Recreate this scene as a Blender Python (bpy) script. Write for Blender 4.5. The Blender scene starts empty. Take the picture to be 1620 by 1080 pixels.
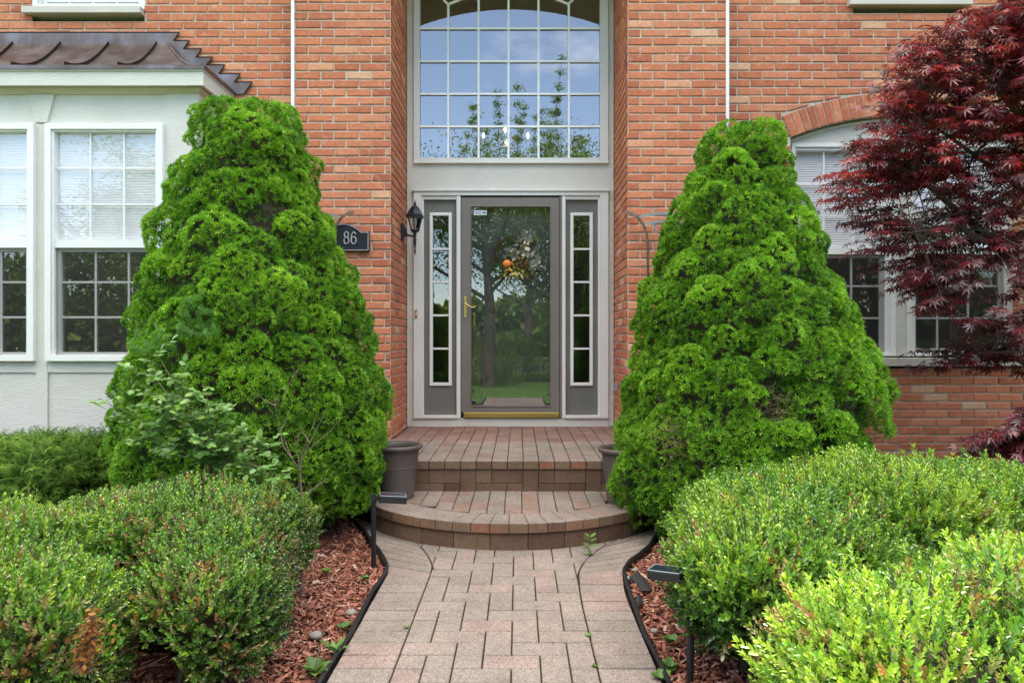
import bpy, math, random
import numpy as np
from mathutils import Vector, Matrix
R = math.radians
random.seed(7); rng = np.random.default_rng(11)
sc = bpy.context.scene
COL = sc.collection

# ------------------------------------------------------------------ camera, sky, sun, exposure
EYE = 1.12; F = 1080.0; VX = 820.0; HY = 540.0
cam_d = bpy.data.cameras.new('camera'); cam = bpy.data.objects.new('camera', cam_d); COL.objects.link(cam)
cam.location = (0, 0, EYE); cam.rotation_euler = (R(90), 0, 0)
cam_d.sensor_width = 36; cam_d.lens = 24; cam_d.shift_x = -10/1620; cam_d.clip_start = .05; cam_d.clip_end = 500
sc.camera = cam
SUN_EL, SUN_AZ = 59.5, 8.0
w = bpy.data.worlds.new('World'); sc.world = w; w.use_nodes = True
wn = w.node_tree; wn.nodes.clear()
def wnode(t): return wn.nodes.new(t)
sky = wnode('ShaderNodeTexSky'); sky.sky_type = 'NISHITA'; sky.sun_disc = False
sky.sun_elevation = R(SUN_EL); sky.sun_rotation = R(SUN_AZ); sky.air_density = 1.0; sky.dust_density = .6; sky.ozone_density = 1.0
tc = wnode('ShaderNodeTexCoord'); mp = wnode('ShaderNodeMapping'); mp.inputs['Scale'].default_value = (1.2, 1.2, 2.6)
nz = wnode('ShaderNodeTexNoise'); nz.inputs['Scale'].default_value = 1.7; nz.inputs['Detail'].default_value = 7; nz.inputs['Roughness'].default_value = .6
cr = wnode('ShaderNodeValToRGB'); cr.color_ramp.elements[0].position = .40; cr.color_ramp.elements[0].color = (.03, .03, .03, 1)
cr.color_ramp.elements[1].position = .78; cr.color_ramp.elements[1].color = (.95, .95, .95, 1)
sx = wnode('ShaderNodeSeparateXYZ'); m1 = wnode('ShaderNodeMath'); m1.operation = 'MULTIPLY_ADD'; m1.inputs[1].default_value = 1.0; m1.inputs[2].default_value = -.60
m2 = wnode('ShaderNodeMath'); m2.operation = 'ADD'
mx = wnode('ShaderNodeMix'); mx.data_type = 'RGBA'; mx.inputs[7].default_value = (12.5, 12.0, 11.0, 1)  # bright clouds added overhead, out of view, to lift and warm the light
bg = wnode('ShaderNodeBackground'); bg.inputs['Strength'].default_value = .15; wo = wnode('ShaderNodeOutputWorld')
L = wn.links.new
L(tc.outputs['Generated'], mp.inputs[0]); L(mp.outputs[0], nz.inputs['Vector']); L(tc.outputs['Generated'], sx.inputs[0]); L(sx.outputs[2], m1.inputs[0]); L(m1.outputs[0], m2.inputs[0]); L(nz.outputs[0], m2.inputs[1]); L(m2.outputs[0], cr.inputs[0]); L(cr.outputs[0], mx.inputs[0])
L(sky.outputs[0], mx.inputs[6]); L(mx.outputs[2], bg.inputs[0]); L(bg.outputs[0], wo.inputs[0])
sd = bpy.data.lights.new('sun', 'SUN'); sd.energy = 3.2; sd.angle = R(.5); sd.color = (1, .95, .88)
so = bpy.data.objects.new('sun', sd); COL.objects.link(so)
dsun = Vector((math.sin(R(SUN_AZ))*math.cos(R(SUN_EL)), math.cos(R(SUN_AZ))*math.cos(R(SUN_EL)), math.sin(R(SUN_EL))))
so.rotation_euler = dsun.to_track_quat('Z', 'Y').to_euler(); so.location = dsun*30
sc.view_settings.view_transform = 'Standard'; sc.view_settings.look = 'None'; sc.view_settings.gamma = 1
sc.view_settings.exposure = 1.95

# ------------------------------------------------------------------ helpers
def WX(px, s): return (px-VX)/s
def WZ(py, s): return EYE+(HY-py)/s
def P(px, py, d): return Vector(((px-VX)*d/F, d, EYE+(HY-py)*d/F))
def tag(o, label=None, cat=None, group=None, kind=None):
    if label: o['label'] = label
    if cat: o['category'] = cat
    if group: o['group'] = group
    if kind: o['kind'] = kind
    return o
def empty(name, loc=(0, 0, 0), label=None, cat=None, group=None):
    o = bpy.data.objects.new(name, None); COL.objects.link(o); o.location = loc; o.empty_display_size = .1
    return tag(o, label, cat, group)
def np_mesh(name, V, Fc, mats, parent=None, v=None, midx=None, smooth=False):
    """V (n,3), Fc (m,k) one polygon size, or list of lists; v one value per face"""
    me = bpy.data.meshes.new(name)
    if isinstance(Fc, np.ndarray):
        m, k = Fc.shape
        me.vertices.add(len(V)); me.vertices.foreach_set('co', np.asarray(V, dtype=np.float32).ravel())
        me.loops.add(m*k); me.loops.foreach_set('vertex_index', Fc.astype(np.int32).ravel())
        me.polygons.add(m); me.polygons.foreach_set('loop_start', np.arange(0, m*k, k, dtype=np.int32))
        me.update(calc_edges=True)
    else:
        me.from_pydata([tuple(p) for p in V], [], Fc); me.update()
    for mt in (mats if isinstance(mats, (list, tuple)) else [mats]): me.materials.append(mt)
    n = len(me.polygons)
    if v is not None:
        a = me.attributes.new('v', 'FLOAT', 'FACE'); a.data.foreach_set('value', np.asarray(v, dtype=np.float32)[:n])
    if midx is not None: me.polygons.foreach_set('material_index', np.asarray(midx, dtype=np.int32)[:n])
    if smooth: me.polygons.foreach_set('use_smooth', np.ones(n, dtype=bool))
    o = bpy.data.objects.new(name, me); COL.objects.link(o)
    if parent is not None:
        o.parent = parent
        o.matrix_parent_inverse = PINV(parent)
    return o
def world_of(o):
    m = Matrix.LocRotScale(o.location, o.rotation_euler, o.scale)
    return (world_of(o.parent) @ o.matrix_parent_inverse @ m) if o.parent else m
def PINV(p): return world_of(p).inverted()
class B:
    def __init__(s): s.V = []; s.F = []; s.m = []; s.v = []
    def add(s, vs, fs, m=0, v=.5):
        k = len(s.V); s.V += [tuple(p) for p in vs]
        for f in fs: s.F.append([k+i for i in f]); s.m.append(m); s.v.append(v)
        return s
    def box(s, x0, x1, y0, y1, z0, z1, m=0, v=.5):
        vs = [(x0,y0,z0),(x1,y0,z0),(x1,y1,z0),(x0,y1,z0),(x0,y0,z1),(x1,y0,z1),(x1,y1,z1),(x0,y1,z1)]
        return s.add(vs, [(0,3,2,1),(4,5,6,7),(0,1,5,4),(1,2,6,5),(2,3,7,6),(3,0,4,7)], m, v)
    def obox(s, c, ax, ay, az, m=0, v=.5):
        c, ax, ay, az = map(Vector, (c, ax, ay, az))
        vs = [c+ax*i+ay*j+az*k for k in (-1, 1) for i, j in ((-1,-1),(1,-1),(1,1),(-1,1))]
        return s.add(vs, [(0,3,2,1),(4,5,6,7),(0,1,5,4),(1,2,6,5),(2,3,7,6),(3,0,4,7)], m, v)
    def ring(s, x0, x1, z0, z1, t, y0, y1, m=0, tb=None):
        tb = t if tb is None else tb
        s.box(x0, x0+t, y0, y1, z0, z1, m); s.box(x1-t, x1, y0, y1, z0, z1, m)
        s.box(x0+t, x1-t, y0, y1, z1-t, z1, m); s.box(x0+t, x1-t, y0, y1, z0, z0+tb, m); return s
    def tube(s, pts, rad, n=6, m=0, v=.5, cap=True):
        pts = [Vector(p) for p in pts]; N = len(pts)
        if not hasattr(rad, '__len__'): rad = [rad]*N
        k = len(s.V); up = Vector((.13, .21, .97))
        for i, p in enumerate(pts):
            t = (pts[min(i+1, N-1)]-pts[max(i-1, 0)]).normalized()
            a = t.cross(up)
            if a.length < 1e-3: a = t.cross(Vector((1, 0, 0)))
            a.normalize(); b = t.cross(a)
            for j in range(n):
                q = 2*math.pi*j/n; s.V.append(tuple(p+(a*math.cos(q)+b*math.sin(q))*rad[i]))
        for i in range(N-1):
            for j in range(n):
                s.F.append([k+i*n+j, k+i*n+(j+1) % n, k+(i+1)*n+(j+1) % n, k+(i+1)*n+j]); s.m.append(m); s.v.append(v)
        if cap:
            s.F.append([k+j for j in range(n)][::-1]); s.m.append(m); s.v.append(v)
            s.F.append([k+(N-1)*n+j for j in range(n)]); s.m.append(m); s.v.append(v)
        return s
    def lathe(s, prof, c, n=24, m=0, v=.5):
        k = len(s.V); c = Vector(c)
        for r, z in prof:
            for j in range(n):
                q = 2*math.pi*(j+.5)/n; s.V.append((c.x+r*math.cos(q), c.y+r*math.sin(q), c.z+z))
        for i in range(len(prof)-1):
            for j in range(n):
                s.F.append([k+i*n+j, k+i*n+(j+1) % n, k+(i+1)*n+(j+1) % n, k+(i+1)*n+j]); s.m.append(m); s.v.append(v)
        return s
    def prism(s, poly, y0, y1, m=0, v=.5):      # poly in x,z
        n = len(poly); vs = [(x, y0, z) for x, z in poly]+[(x, y1, z) for x, z in poly]
        return s.add(vs, [tuple(range(n)), tuple(range(2*n-1, n-1, -1))]+[(i, i+n, (i+1) % n+n, (i+1) % n) for i in range(n)], m, v)
    def slab(s, cs, n, depth=.012, ins=.004, edge=.003, m=0, v=.5, jit=0.0):
        """a brick or paver: outline cs (world points) on its face plane, face normal n"""
        cs = [Vector(c) for c in cs]; n = Vector(n); N = len(cs)
        fr = []
        for i, c in enumerate(cs):
            a = (cs[(i+1) % N]-c); b = (cs[i-1]-c)
            la, lb = a.length, b.length
            if la < 1e-5 or lb < 1e-5: return s
            e = min(ins, la*.3, lb*.3)
            fr.append(c+(a/la+b/lb)*e+n*random.uniform(-jit, jit))
        cj = [c+Vector((random.uniform(-jit, jit),)*1+(random.uniform(-jit, jit), random.uniform(-jit, jit)))*.6 for c in cs] if jit else cs
        vs = [c-n*depth for c in cs]+[c-n*edge for c in cj]+fr
        fs = [tuple(range(2*N, 3*N))]
        for i in range(N):
            j = (i+1) % N
            fs += [(i, j, N+j, N+i), (N+i, N+j, 2*N+j, 2*N+i)]
        return s.add(vs, fs, m, v)
    def build(s, name, mats, parent=None, smooth=False, bevel=0):
        o = np_mesh(name, s.V, s.F, mats, parent, s.v, s.m, smooth)
        if bevel:
            md = o.modifiers.new('bevel', 'BEVEL'); md.width = bevel; md.segments = 2; md.limit_method = 'ANGLE'; md.angle_limit = R(40)
        return o

# ------------------------------------------------------------------ materials
def mat(name, base=(.5, .5, .5), rough=.7, metal=0, spec=.5):
    m = bpy.data.materials.new(name); m.use_nodes = True; nt = m.node_tree; p = nt.nodes['Principled BSDF']
    p.inputs['Base Color'].default_value = (*base, 1); p.inputs['Roughness'].default_value = rough
    p.inputs['Metallic'].default_value = metal; p.inputs['Specular IOR Level'].default_value = spec
    return m, nt, p
def node(nt, t, **kw):
    n = nt.nodes.new(t)
    for k, v in kw.items():
        if k in n.inputs: n.inputs[k].default_value = v
        else: setattr(n, k, v)
    return n
def ramp(nt, src, stops):
    r = node(nt, 'ShaderNodeValToRGB'); e = r.color_ramp.elements
    while len(e) < len(stops): e.new(.5)
    for i, (p, c) in enumerate(stops): e[i].position = p; e[i].color = (*c, 1)
    nt.links.new(src, r.inputs[0]); return r.outputs[0]
def noise(nt, scale, detail=4, vec=None, rough=.55, sx=(1, 1, 1)):
    t = node(nt, 'ShaderNodeTexCoord'); mpn = node(nt, 'ShaderNodeMapping'); mpn.inputs['Scale'].default_value = sx
    nt.links.new(t.outputs['Object'], mpn.inputs[0])
    n = node(nt, 'ShaderNodeTexNoise'); n.inputs['Scale'].default_value = scale; n.inputs['Detail'].default_value = detail; n.inputs['Roughness'].default_value = rough
    nt.links.new(mpn.outputs[0], n.inputs['Vector']); return n.outputs[0]
def mixc(nt, f, a, b, mode='MIX'):
    m = node(nt, 'ShaderNodeMix', data_type='RGBA', blend_type=mode)
    for s, i in ((f, 0), (a, 6), (b, 7)):
        if isinstance(s, (int, float)): m.inputs[i].default_value = s
        elif isinstance(s, tuple): m.inputs[i].default_value = (*s, 1)
        else: nt.links.new(s, m.inputs[i])
    return m.outputs[2]
def bump(nt, p, h, dist=.004, strength=.6):
    b = node(nt, 'ShaderNodeBump'); b.inputs['Distance'].default_value = dist; b.inputs['Strength'].default_value = strength
    nt.links.new(h, b.inputs['Height']); nt.links.new(b.outputs[0], p.inputs['Normal'])
def attr(nt, name='v'):
    a = node(nt, 'ShaderNodeAttribute'); a.attribute_name = name; return a.outputs['Fac']
def math_(nt, op, a, b):
    m = node(nt, 'ShaderNodeMath', operation=op)
    for i, s in enumerate((a, b)):
        if isinstance(s, (int, float)): m.inputs[i].default_value = s
        else: nt.links.new(s, m.inputs[i])
    return m.outputs[0]

def m_brick():
    m, nt, p = mat('brick', rough=.85, spec=.25)
    c = ramp(nt, attr(nt), [(0, (.30, .085, .05)), (.25, (.45, .14, .075)), (.5, (.56, .195, .10)), (.75, (.62, .245, .135)), (.93, (.66, .32, .185)), (1, (.66, .42, .27))])
    n1 = noise(nt, 14, 5, sx=(1, 1, 1.6)); s1 = ramp(nt, n1, [(.55, (0, 0, 0)), (.75, (1, 1, 1))])
    c = mixc(nt, math_(nt, 'MULTIPLY', s1, .55), c, (.68, .42, .27))
    n2 = noise(nt, 60, 4); c = mixc(nt, .55, c, ramp(nt, n2, [(.3, (.62, .6, .58)), (.6, (1.08, 1.06, 1.05))]), 'MULTIPLY')
    n3 = noise(nt, 1.1, 3); c = mixc(nt, .6, c, ramp(nt, n3, [(.3, (.82, .82, .84)), (.7, (1.1, 1.08, 1.05))]), 'MULTIPLY')
    nt.links.new(c, p.inputs['Base Color']); bump(nt, p, noise(nt, 120, 6, rough=.7), .003, .9); return m
def m_mortar():
    m, nt, p = mat('mortar', rough=.95, spec=.1)
    nt.links.new(ramp(nt, noise(nt, 40, 5), [(.3, (.42, .37, .30)), (.7, (.61, .55, .46))]), p.inputs['Base Color'])
    bump(nt, p, noise(nt, 200, 4), .003, .8); return m
def m_paver(name, stops, sp=.55):
    m, nt, p = mat(name, rough=.9, spec=.25)
    c = ramp(nt, attr(nt), stops)
    vo = node(nt, 'ShaderNodeTexVoronoi'); vo.inputs['Scale'].default_value = 210
    t = node(nt, 'ShaderNodeTexCoord'); nt.links.new(t.outputs['Object'], vo.inputs['Vector'])
    c = mixc(nt, sp, c, ramp(nt, vo.outputs['Color'], [(.12, (.55, .52, .50)), (.5, (1, 1, 1)), (.93, (1.45, 1.42, 1.40))]), 'MULTIPLY')
    c = mixc(nt, .8, c, ramp(nt, noise(nt, 4, 7, rough=.65), [(.32, (.70, .69, .67)), (.68, (1.14, 1.13, 1.10))]), 'MULTIPLY')
    nt.links.new(c, p.inputs['Base Color']); bump(nt, p, noise(nt, 260, 3, rough=.7), .002, .9); return m
def m_paint(name, c1, c2, rough=.55, grain=None, bs=.5):
    m, nt, p = mat(name, rough=rough, spec=.4)
    nt.links.new(ramp(nt, noise(nt, 3, 6), [(.3, c1), (.7, c2)]), p.inputs['Base Color'])
    if grain: bump(nt, p, noise(nt, 22, 6, sx=grain, rough=.65), .006, bs)
    return m
def m_leaf(name, stops, trans=.3, rough=.45, nscale=4, spec=.4, tcol=1.25):
    m = bpy.data.materials.new(name); m.use_nodes = True; nt = m.node_tree; p = nt.nodes['Principled BSDF']; out = nt.nodes['Material Output']
    p.inputs['Roughness'].default_value = rough; p.inputs['Specular IOR Level'].default_value = spec
    c = ramp(nt, attr(nt), stops)
    c = mixc(nt, .6, c, ramp(nt, noise(nt, nscale, 3), [(.3, (.72, .76, .8)), (.7, (1.2, 1.15, 1.0))]), 'MULTIPLY')
    nt.links.new(c, p.inputs['Base Color'])
    tr = node(nt, 'ShaderNodeBsdfTranslucent'); nt.links.new(mixc(nt, 1.0, c, (tcol, tcol*1.05, tcol*.7), 'MULTIPLY'), tr.inputs[0])
    ms = node(nt, 'ShaderNodeMixShader'); ms.inputs[0].default_value = trans
    nt.links.new(p.outputs[0], ms.inputs[1]); nt.links.new(tr.outputs[0], ms.inputs[2]); nt.links.new(ms.outputs[0], out.inputs[0]); return m
def m_glass(name, refl=.3, tint=(1, 1, 1), const=False):
    m = bpy.data.materials.new(name); m.use_nodes = True; nt = m.node_tree; nt.nodes.clear()
    out = node(nt, 'ShaderNodeOutputMaterial'); t = node(nt, 'ShaderNodeBsdfTransparent'); t.inputs[0].default_value = (*tint, 1)
    g = node(nt, 'ShaderNodeBsdfGlossy'); g.inputs['Roughness'].default_value = 0.0
    b = node(nt, 'ShaderNodeBump'); b.inputs['Distance'].default_value = .01; b.inputs['Strength'].default_value = .03
    nt.links.new(noise(nt, 1.5, 1), b.inputs['Height']); nt.links.new(b.outputs[0], g.inputs['Normal'])
    lw = node(nt, 'ShaderNodeFresnel'); lw.inputs[0].default_value = 1.5
    f = math_(nt, 'ADD', 0.0 if const else lw.outputs[0], refl)
    s = node(nt, 'ShaderNodeMixShader'); nt.links.new(f, s.inputs[0]); nt.links.new(t.outputs[0], s.inputs[1]); nt.links.new(g.outputs[0], s.inputs[2])
    nt.links.new(s.outputs[0], out.inputs[0]); return m
BRICK = m_brick(); MORTAR = m_mortar()
PAVER = m_paver('paver', [(0, (.205, .174, .156)), (.5, (.235, .195, .174)), (.85, (.240, .182, .163)), (1, (.225, .15, .125))], .8)
PAVRED = m_paver('red_paver', [(0, (.20, .125, .107)), (.6, (.23, .15, .128)), (1, (.20, .115, .095))], .6)
BLOCK = m_paver('brown_block', [(0, (.125, .07, .05)), (.4, (.165, .10, .068)), (.75, (.20, .135, .09)), (1, (.27, .125, .075))], .5)
JOINT = m_paint('joint_sand', (.016, .013, .01), (.045, .036, .026), .95)
TRIM = m_paint('white_trim', (.68, .665, .64), (.74, .725, .70), .5, (2, 2, 2), .12)
BOARD = m_paint('painted_board', (.60, .585, .53), (.67, .655, .60), .6, (1.0, 1.0, 7.0), 1.0)
CREAM = m_paint('cream_trim', (.58, .55, .42), (.64, .61, .49), .6, (1.0, 1.0, 6.0), .3)
VINYL = m_paint('white_vinyl', (.74, .74, .72), (.78, .78, .76), .4)
TAUPE = m_paint('taupe_metal', (.17, .15, .135), (.19, .168, .152), .45)
GREY = m_paint('grey_green_paint', (.14, .14, .122), (.175, .172, .152), .5, (1, 1, 1), .1)
SILL = m_paint('limestone_sill', (.52, .485, .43), (.60, .56, .50), .85, (3, 3, 3), .3)
BRASS = mat('brass', (.62, .47, .16), .28, 1)[0]
BRONZE = mat('bronze_strip', (.33, .27, .2), .35, 1)[0]
BLACKM = m_paint('black_metal', (.012, .014, .02), (.022, .025, .035), .4)
BLACKP = m_paint('black_plastic', (.010, .010, .012), (.02, .02, .022), .42)
POT = m_paint('brown_plastic', (.085, .065, .058), (.11, .085, .075), .5)
SOIL = m_paint('soil', (.02, .014, .01), (.06, .04, .03), .95)
ROOFM = m_paint('shingle', (.06, .055, .05), (.12, .11, .10), .9)
INT = m_paint('interior_wall', (.14, .11, .085), (.18, .15, .115), .8)
INTF = m_paint('interior_floor', (.10, .06, .035), (.16, .10, .06), .5)
BLIND = mat('blind_fabric', (.74, .74, .77), .9, 0, .1)[0]
GLASS = m_glass('window_glass', .27); GLASS2 = m_glass('door_glass', .13); GLASS3 = m_glass('clear_glass', .05)
GLASSU = m_glass('shade_window_glass', .15, const=True); GLASSR = m_glass('shaded_window_glass', .10)
def m_screen():
    m = bpy.data.materials.new('insect_screen'); m.use_nodes = True; nt = m.node_tree; nt.nodes.clear()
    out = node(nt, 'ShaderNodeOutputMaterial'); t = node(nt, 'ShaderNodeBsdfTransparent'); d = node(nt, 'ShaderNodeBsdfDiffuse'); d.inputs[0].default_value = (.06, .06, .055, 1)
    s = node(nt, 'ShaderNodeMixShader'); s.inputs[0].default_value = .38
    nt.links.new(t.outputs[0], s.inputs[1]); nt.links.new(d.outputs[0], s.inputs[2]); nt.links.new(s.outputs[0], out.inputs[0]); return m
SCREEN = m_screen()
def m_copper():
    m, nt, p = mat('aged_copper', rough=.42, metal=.75)
    c = ramp(nt, noise(nt, 5, 6), [(.3, (.11, .075, .065)), (.5, (.17, .135, .125)), (.72, (.24, .225, .23))])
    c = mixc(nt, .5, c, ramp(nt, noise(nt, 30, 5, sx=(3, 3, .4)), [(.35, (.7, .68, .68)), (.7, (1.2, 1.15, 1.12))]), 'MULTIPLY')
    nt.links.new(c, p.inputs['Base Color']); nt.links.new(ramp(nt, noise(nt, 9, 4), [(.3, (.32,)*3), (.7, (.55,)*3)]), p.inputs['Roughness'])
    bump(nt, p, noise(nt, 5, 3), .01, .15); return m
COPPER = m_copper(); COPPERD = mat('dark_copper_seam', (.035, .022, .018), .5, .4)[0]
BARK = m_paint('bark', (.06, .042, .03), (.14, .10, .075), .9, (1, 1, .3), .8)
TWIG = m_paint('dry_twig', (.10, .065, .045), (.2, .14, .105), .85)
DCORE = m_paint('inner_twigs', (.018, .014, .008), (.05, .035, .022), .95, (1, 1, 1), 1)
DEADN = m_paint('dead_needles', (.14, .09, .05), (.25, .17, .11), .9)
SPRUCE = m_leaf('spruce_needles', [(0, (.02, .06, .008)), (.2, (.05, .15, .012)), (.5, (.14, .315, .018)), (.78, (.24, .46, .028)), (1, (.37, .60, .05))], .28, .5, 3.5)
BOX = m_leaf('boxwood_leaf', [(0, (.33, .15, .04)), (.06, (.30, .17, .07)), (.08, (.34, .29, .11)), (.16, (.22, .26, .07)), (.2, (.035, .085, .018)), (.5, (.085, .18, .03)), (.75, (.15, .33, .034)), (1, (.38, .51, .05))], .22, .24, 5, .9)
JUN = m_leaf('juniper_thread', [(0, (.03, .07, .012)), (.6, (.09, .18, .025)), (1, (.20, .32, .05))], .15, .8, 4, .12)
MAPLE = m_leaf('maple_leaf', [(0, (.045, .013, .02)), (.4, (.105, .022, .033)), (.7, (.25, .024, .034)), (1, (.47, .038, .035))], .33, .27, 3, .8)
ROSE = m_leaf('rose_leaf', [(0, (.06, .14, .03)), (.6, (.14, .28, .07)), (1, (.24, .36, .10))], .25, .35, 4)
TREEL = m_leaf('tree_leaf', [(0, (.035, .07, .014)), (.6, (.12, .19, .03)), (1, (.26, .34, .06))], .4, .5, 1)
WEED = m_leaf('weed_leaf', [(0, (.05, .12, .025)), (1, (.13, .24, .045))], .25, .5, 4)
def m_mulch():
    m, nt, p = mat('mulch_chip', rough=.85, spec=.3)
    c = ramp(nt, attr(nt), [(0, (.06, .022, .015)), (.3, (.15, .052, .034)), (.6, (.29, .11, .072)), (.85, (.41, .20, .14)), (1, (.50, .36, .28))])
    c = mixc(nt, .6, c, ramp(nt, noise(nt, 90, 4, sx=(1, 1, 1)), [(.3, (.65, .6, .6)), (.7, (1.2, 1.15, 1.15))]), 'MULTIPLY')
    nt.links.new(c, p.inputs['Base Color']); return m
MULCH = m_mulch()
def m_ground():
    m, nt, p = mat('bed_soil', rough=.95, spec=.1)
    nt.links.new(ramp(nt, noise(nt, 35, 6), [(.35, (.025, .012, .009)), (.6, (.12, .045, .03)), (.8, (.22, .09, .06))]), p.inputs['Base Color'])
    bump(nt, p, noise(nt, 50, 5), .02, 1); return m
GROUND = m_ground()
def m_lawn():
    m, nt, p = mat('lawn_grass', rough=.9, spec=.1)
    nt.links.new(ramp(nt, noise(nt, 8, 8, rough=.75), [(.35, (.05, .11, .02)), (.65, (.13, .22, .05))]), p.inputs['Base Color'])
    bump(nt, p, noise(nt, 60, 5), .03, 1); return m
LAWN = m_lawn()
ASPH = m_paint('asphalt', (.045, .045, .045), (.065, .063, .06), .9)

# ------------------------------------------------------------------ ground, lawn, street
g = B().box(-90, 90, -90, 60, -.6, -.03); tag(g.build('ground', GROUND), kind='structure')
g = B().box(-90, 90, -14, -.2, -.03, -.018); g.box(-90, -7, -.2, 14, -.03, -.018); g.box(7, 90, -.2, 14, -.03, -.018); tag(g.build('lawn', LAWN), kind='structure')
g = B().box(-90, 90, -21, -14, -.029, -.005); tag(g.build('street', ASPH), kind='structure')
g = B().box(-90, 90, -90, -21, -.03, -.01); tag(g.build('far_lawn', LAWN), kind='structure')

# ------------------------------------------------------------------ path
def interp(tab, y):
    ys = [a for a, b in tab]; xs = [b for a, b in tab]; return float(np.interp(y, ys, xs))
JL = [(-1.2, -.43), (3.28, -.424), (3.40, -.428), (3.48, -.445), (3.60, -.482), (3.77, -.55), (4.1, -.72)]
OL = [(-1.2, -.632), (3.2, -.630), (3.31, -.632), (3.40, -.645), (3.61, -.711), (3.88, -.838), (4.19, -.97), (4.4, -1.08)]
JR = [(-1.2, .27), (2.9, .272), (3.1, .278), (3.33, .294), (3.51, .348), (3.70, .441), (3.95, .62)]
OR_ = [(-1.2, .47), (3.0, .473), (3.1, .48), (3.33, .507), (3.45, .549), (3.70, .686), (3.94, .79), (4.2, .93)]
U = .1012; GAP = .0025
b = B()
bys = list(np.arange(-1.2, 3.0, .4))+list(np.arange(3.0, 4.21, .05))
bl_ = [(interp(OL, y)+.002, y, -.012) for y in bys]; br_ = [(interp(OR_, y)-.002, y, -.012) for y in bys]; nb = len(bys)
b.add(bl_+br_, [(k, k+nb, k+nb+1, k+1) for k in range(nb-1)], 1)
def clip(poly, px, py, nx, ny):          # keep (p-(px,py)).n >= 0
    out = []
    for i in range(len(poly)):
        a, c = poly[i-1], poly[i]; da = (a[0]-px)*nx+(a[1]-py)*ny; dc = (c[0]-px)*nx+(c[1]-py)*ny
        if (da >= 0) != (dc >= 0):
            t = da/(da-dc); out.append((a[0]+(c[0]-a[0])*t, a[1]+(c[1]-a[1])*t))
        if dc >= 0: out.append(c)
    return out
def area(p): return abs(sum(p[i-1][0]*p[i][1]-p[i][0]*p[i-1][1] for i in range(len(p))))/2
def flat_slab(b, poly, z, m, v, ins=.0022, depth=.02, tilt=.0012):
    if len(poly) < 3 or area(poly) < 2.5e-4: return
    pp = []
    for q in poly:
        if not pp or (abs(q[0]-pp[-1][0])+abs(q[1]-pp[-1][1])) > .004: pp.append(q)
    if len(pp) > 2 and abs(pp[0][0]-pp[-1][0])+abs(pp[0][1]-pp[-1][1]) < .004: pp.pop()
    if len(pp) < 3: return
    sx, sy, dz = random.uniform(-1, 1)*tilt*8, random.uniform(-1, 1)*tilt*8, random.uniform(-1, 1)*tilt
    cx = sum(q[0] for q in pp)/len(pp); cy = sum(q[1] for q in pp)/len(pp)
    b.slab([(x, y, z+dz+(x-cx)*sx+(y-cy)*sy) for x, y in pp], (0, 0, 1), depth, ins, .003, m, v)
x00 = -.43+.001
for i in range(-8, 16):
    for j in range(0, 56):
        d = (i-j) % 4
        if d == 0: r = (i, j, 2, 1)
        elif d == 3: r = (i, j, 1, 2)
        else: continue
        x0, y0 = x00+r[0]*U+GAP, -1.2+r[1]*U+GAP; x1, y1 = x0+r[2]*U-2*GAP, y0+r[3]*U-2*GAP
        poly = [(x0, y0), (x1, y0), (x1, y1), (x0, y1)]; yc = (y0+y1)/2
        if yc > 4.1: continue
        xl = interp(JL, yc); sl = (interp(JL, yc+.05)-interp(JL, yc-.05))/.1
        nx, ny = 1, -sl; q = math.hypot(nx, ny); poly = clip(poly, xl+.003, yc, nx/q, ny/q)
        if not poly: continue
        xr = interp(JR, yc); sr = (interp(JR, yc+.05)-interp(JR, yc-.05))/.1
        nx, ny = -1, sr; q = math.hypot(nx, ny); poly = clip(poly, xr-.003, yc, nx/q, ny/q)
        flat_slab(b, poly, 0, 0, random.random()*.85)
for J, O, s in ((JL, OL, 1), (JR, OR_, -1)):
    ja = [(y, interp(J, y)) for y in np.arange(-1.2, 3.21, U)]; oa = [(y, interp(O, y)) for y in np.arange(-1.2, 3.21, U)]
    y0 = ja[-1][0]; yj, yo = (3.95, 4.38) if s > 0 else (3.85, 4.2)
    def res(T, ya, yb, n):
        ys = np.linspace(ya, yb, 80); pts = [(y, interp(T, y)) for y in ys]; L_ = [0]
        for k in range(1, 80): L_.append(L_[-1]+math.dist(pts[k], pts[k-1]))
        return [(float(np.interp(t, L_, [p[0] for p in pts])), float(np.interp(t, L_, [p[1] for p in pts]))) for t in np.linspace(0, L_[-1], n+1)]
    nf = 10
    ja += res(J, y0, yj, nf)[1:]; oa += res(O, y0, yo, nf)[1:]
    for k in range(len(ja)-1):
        (ya, xa), (yb, xb), (yc, xc), (yd, xd) = ja[k], ja[k+1], oa[k+1], oa[k]
        e = GAP; sg = -1 if s > 0 else 1
        poly = [(xa+sg*.003, ya+e), (xb+sg*.003, yb-e), (xc, yc-e), (xd, yd+e)]
        flat_slab(b, poly, random.uniform(-.001, .001), 0, random.random()**1.3*.9)
tag(b.build('path', [PAVER, JOINT]), kind='structure')

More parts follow.
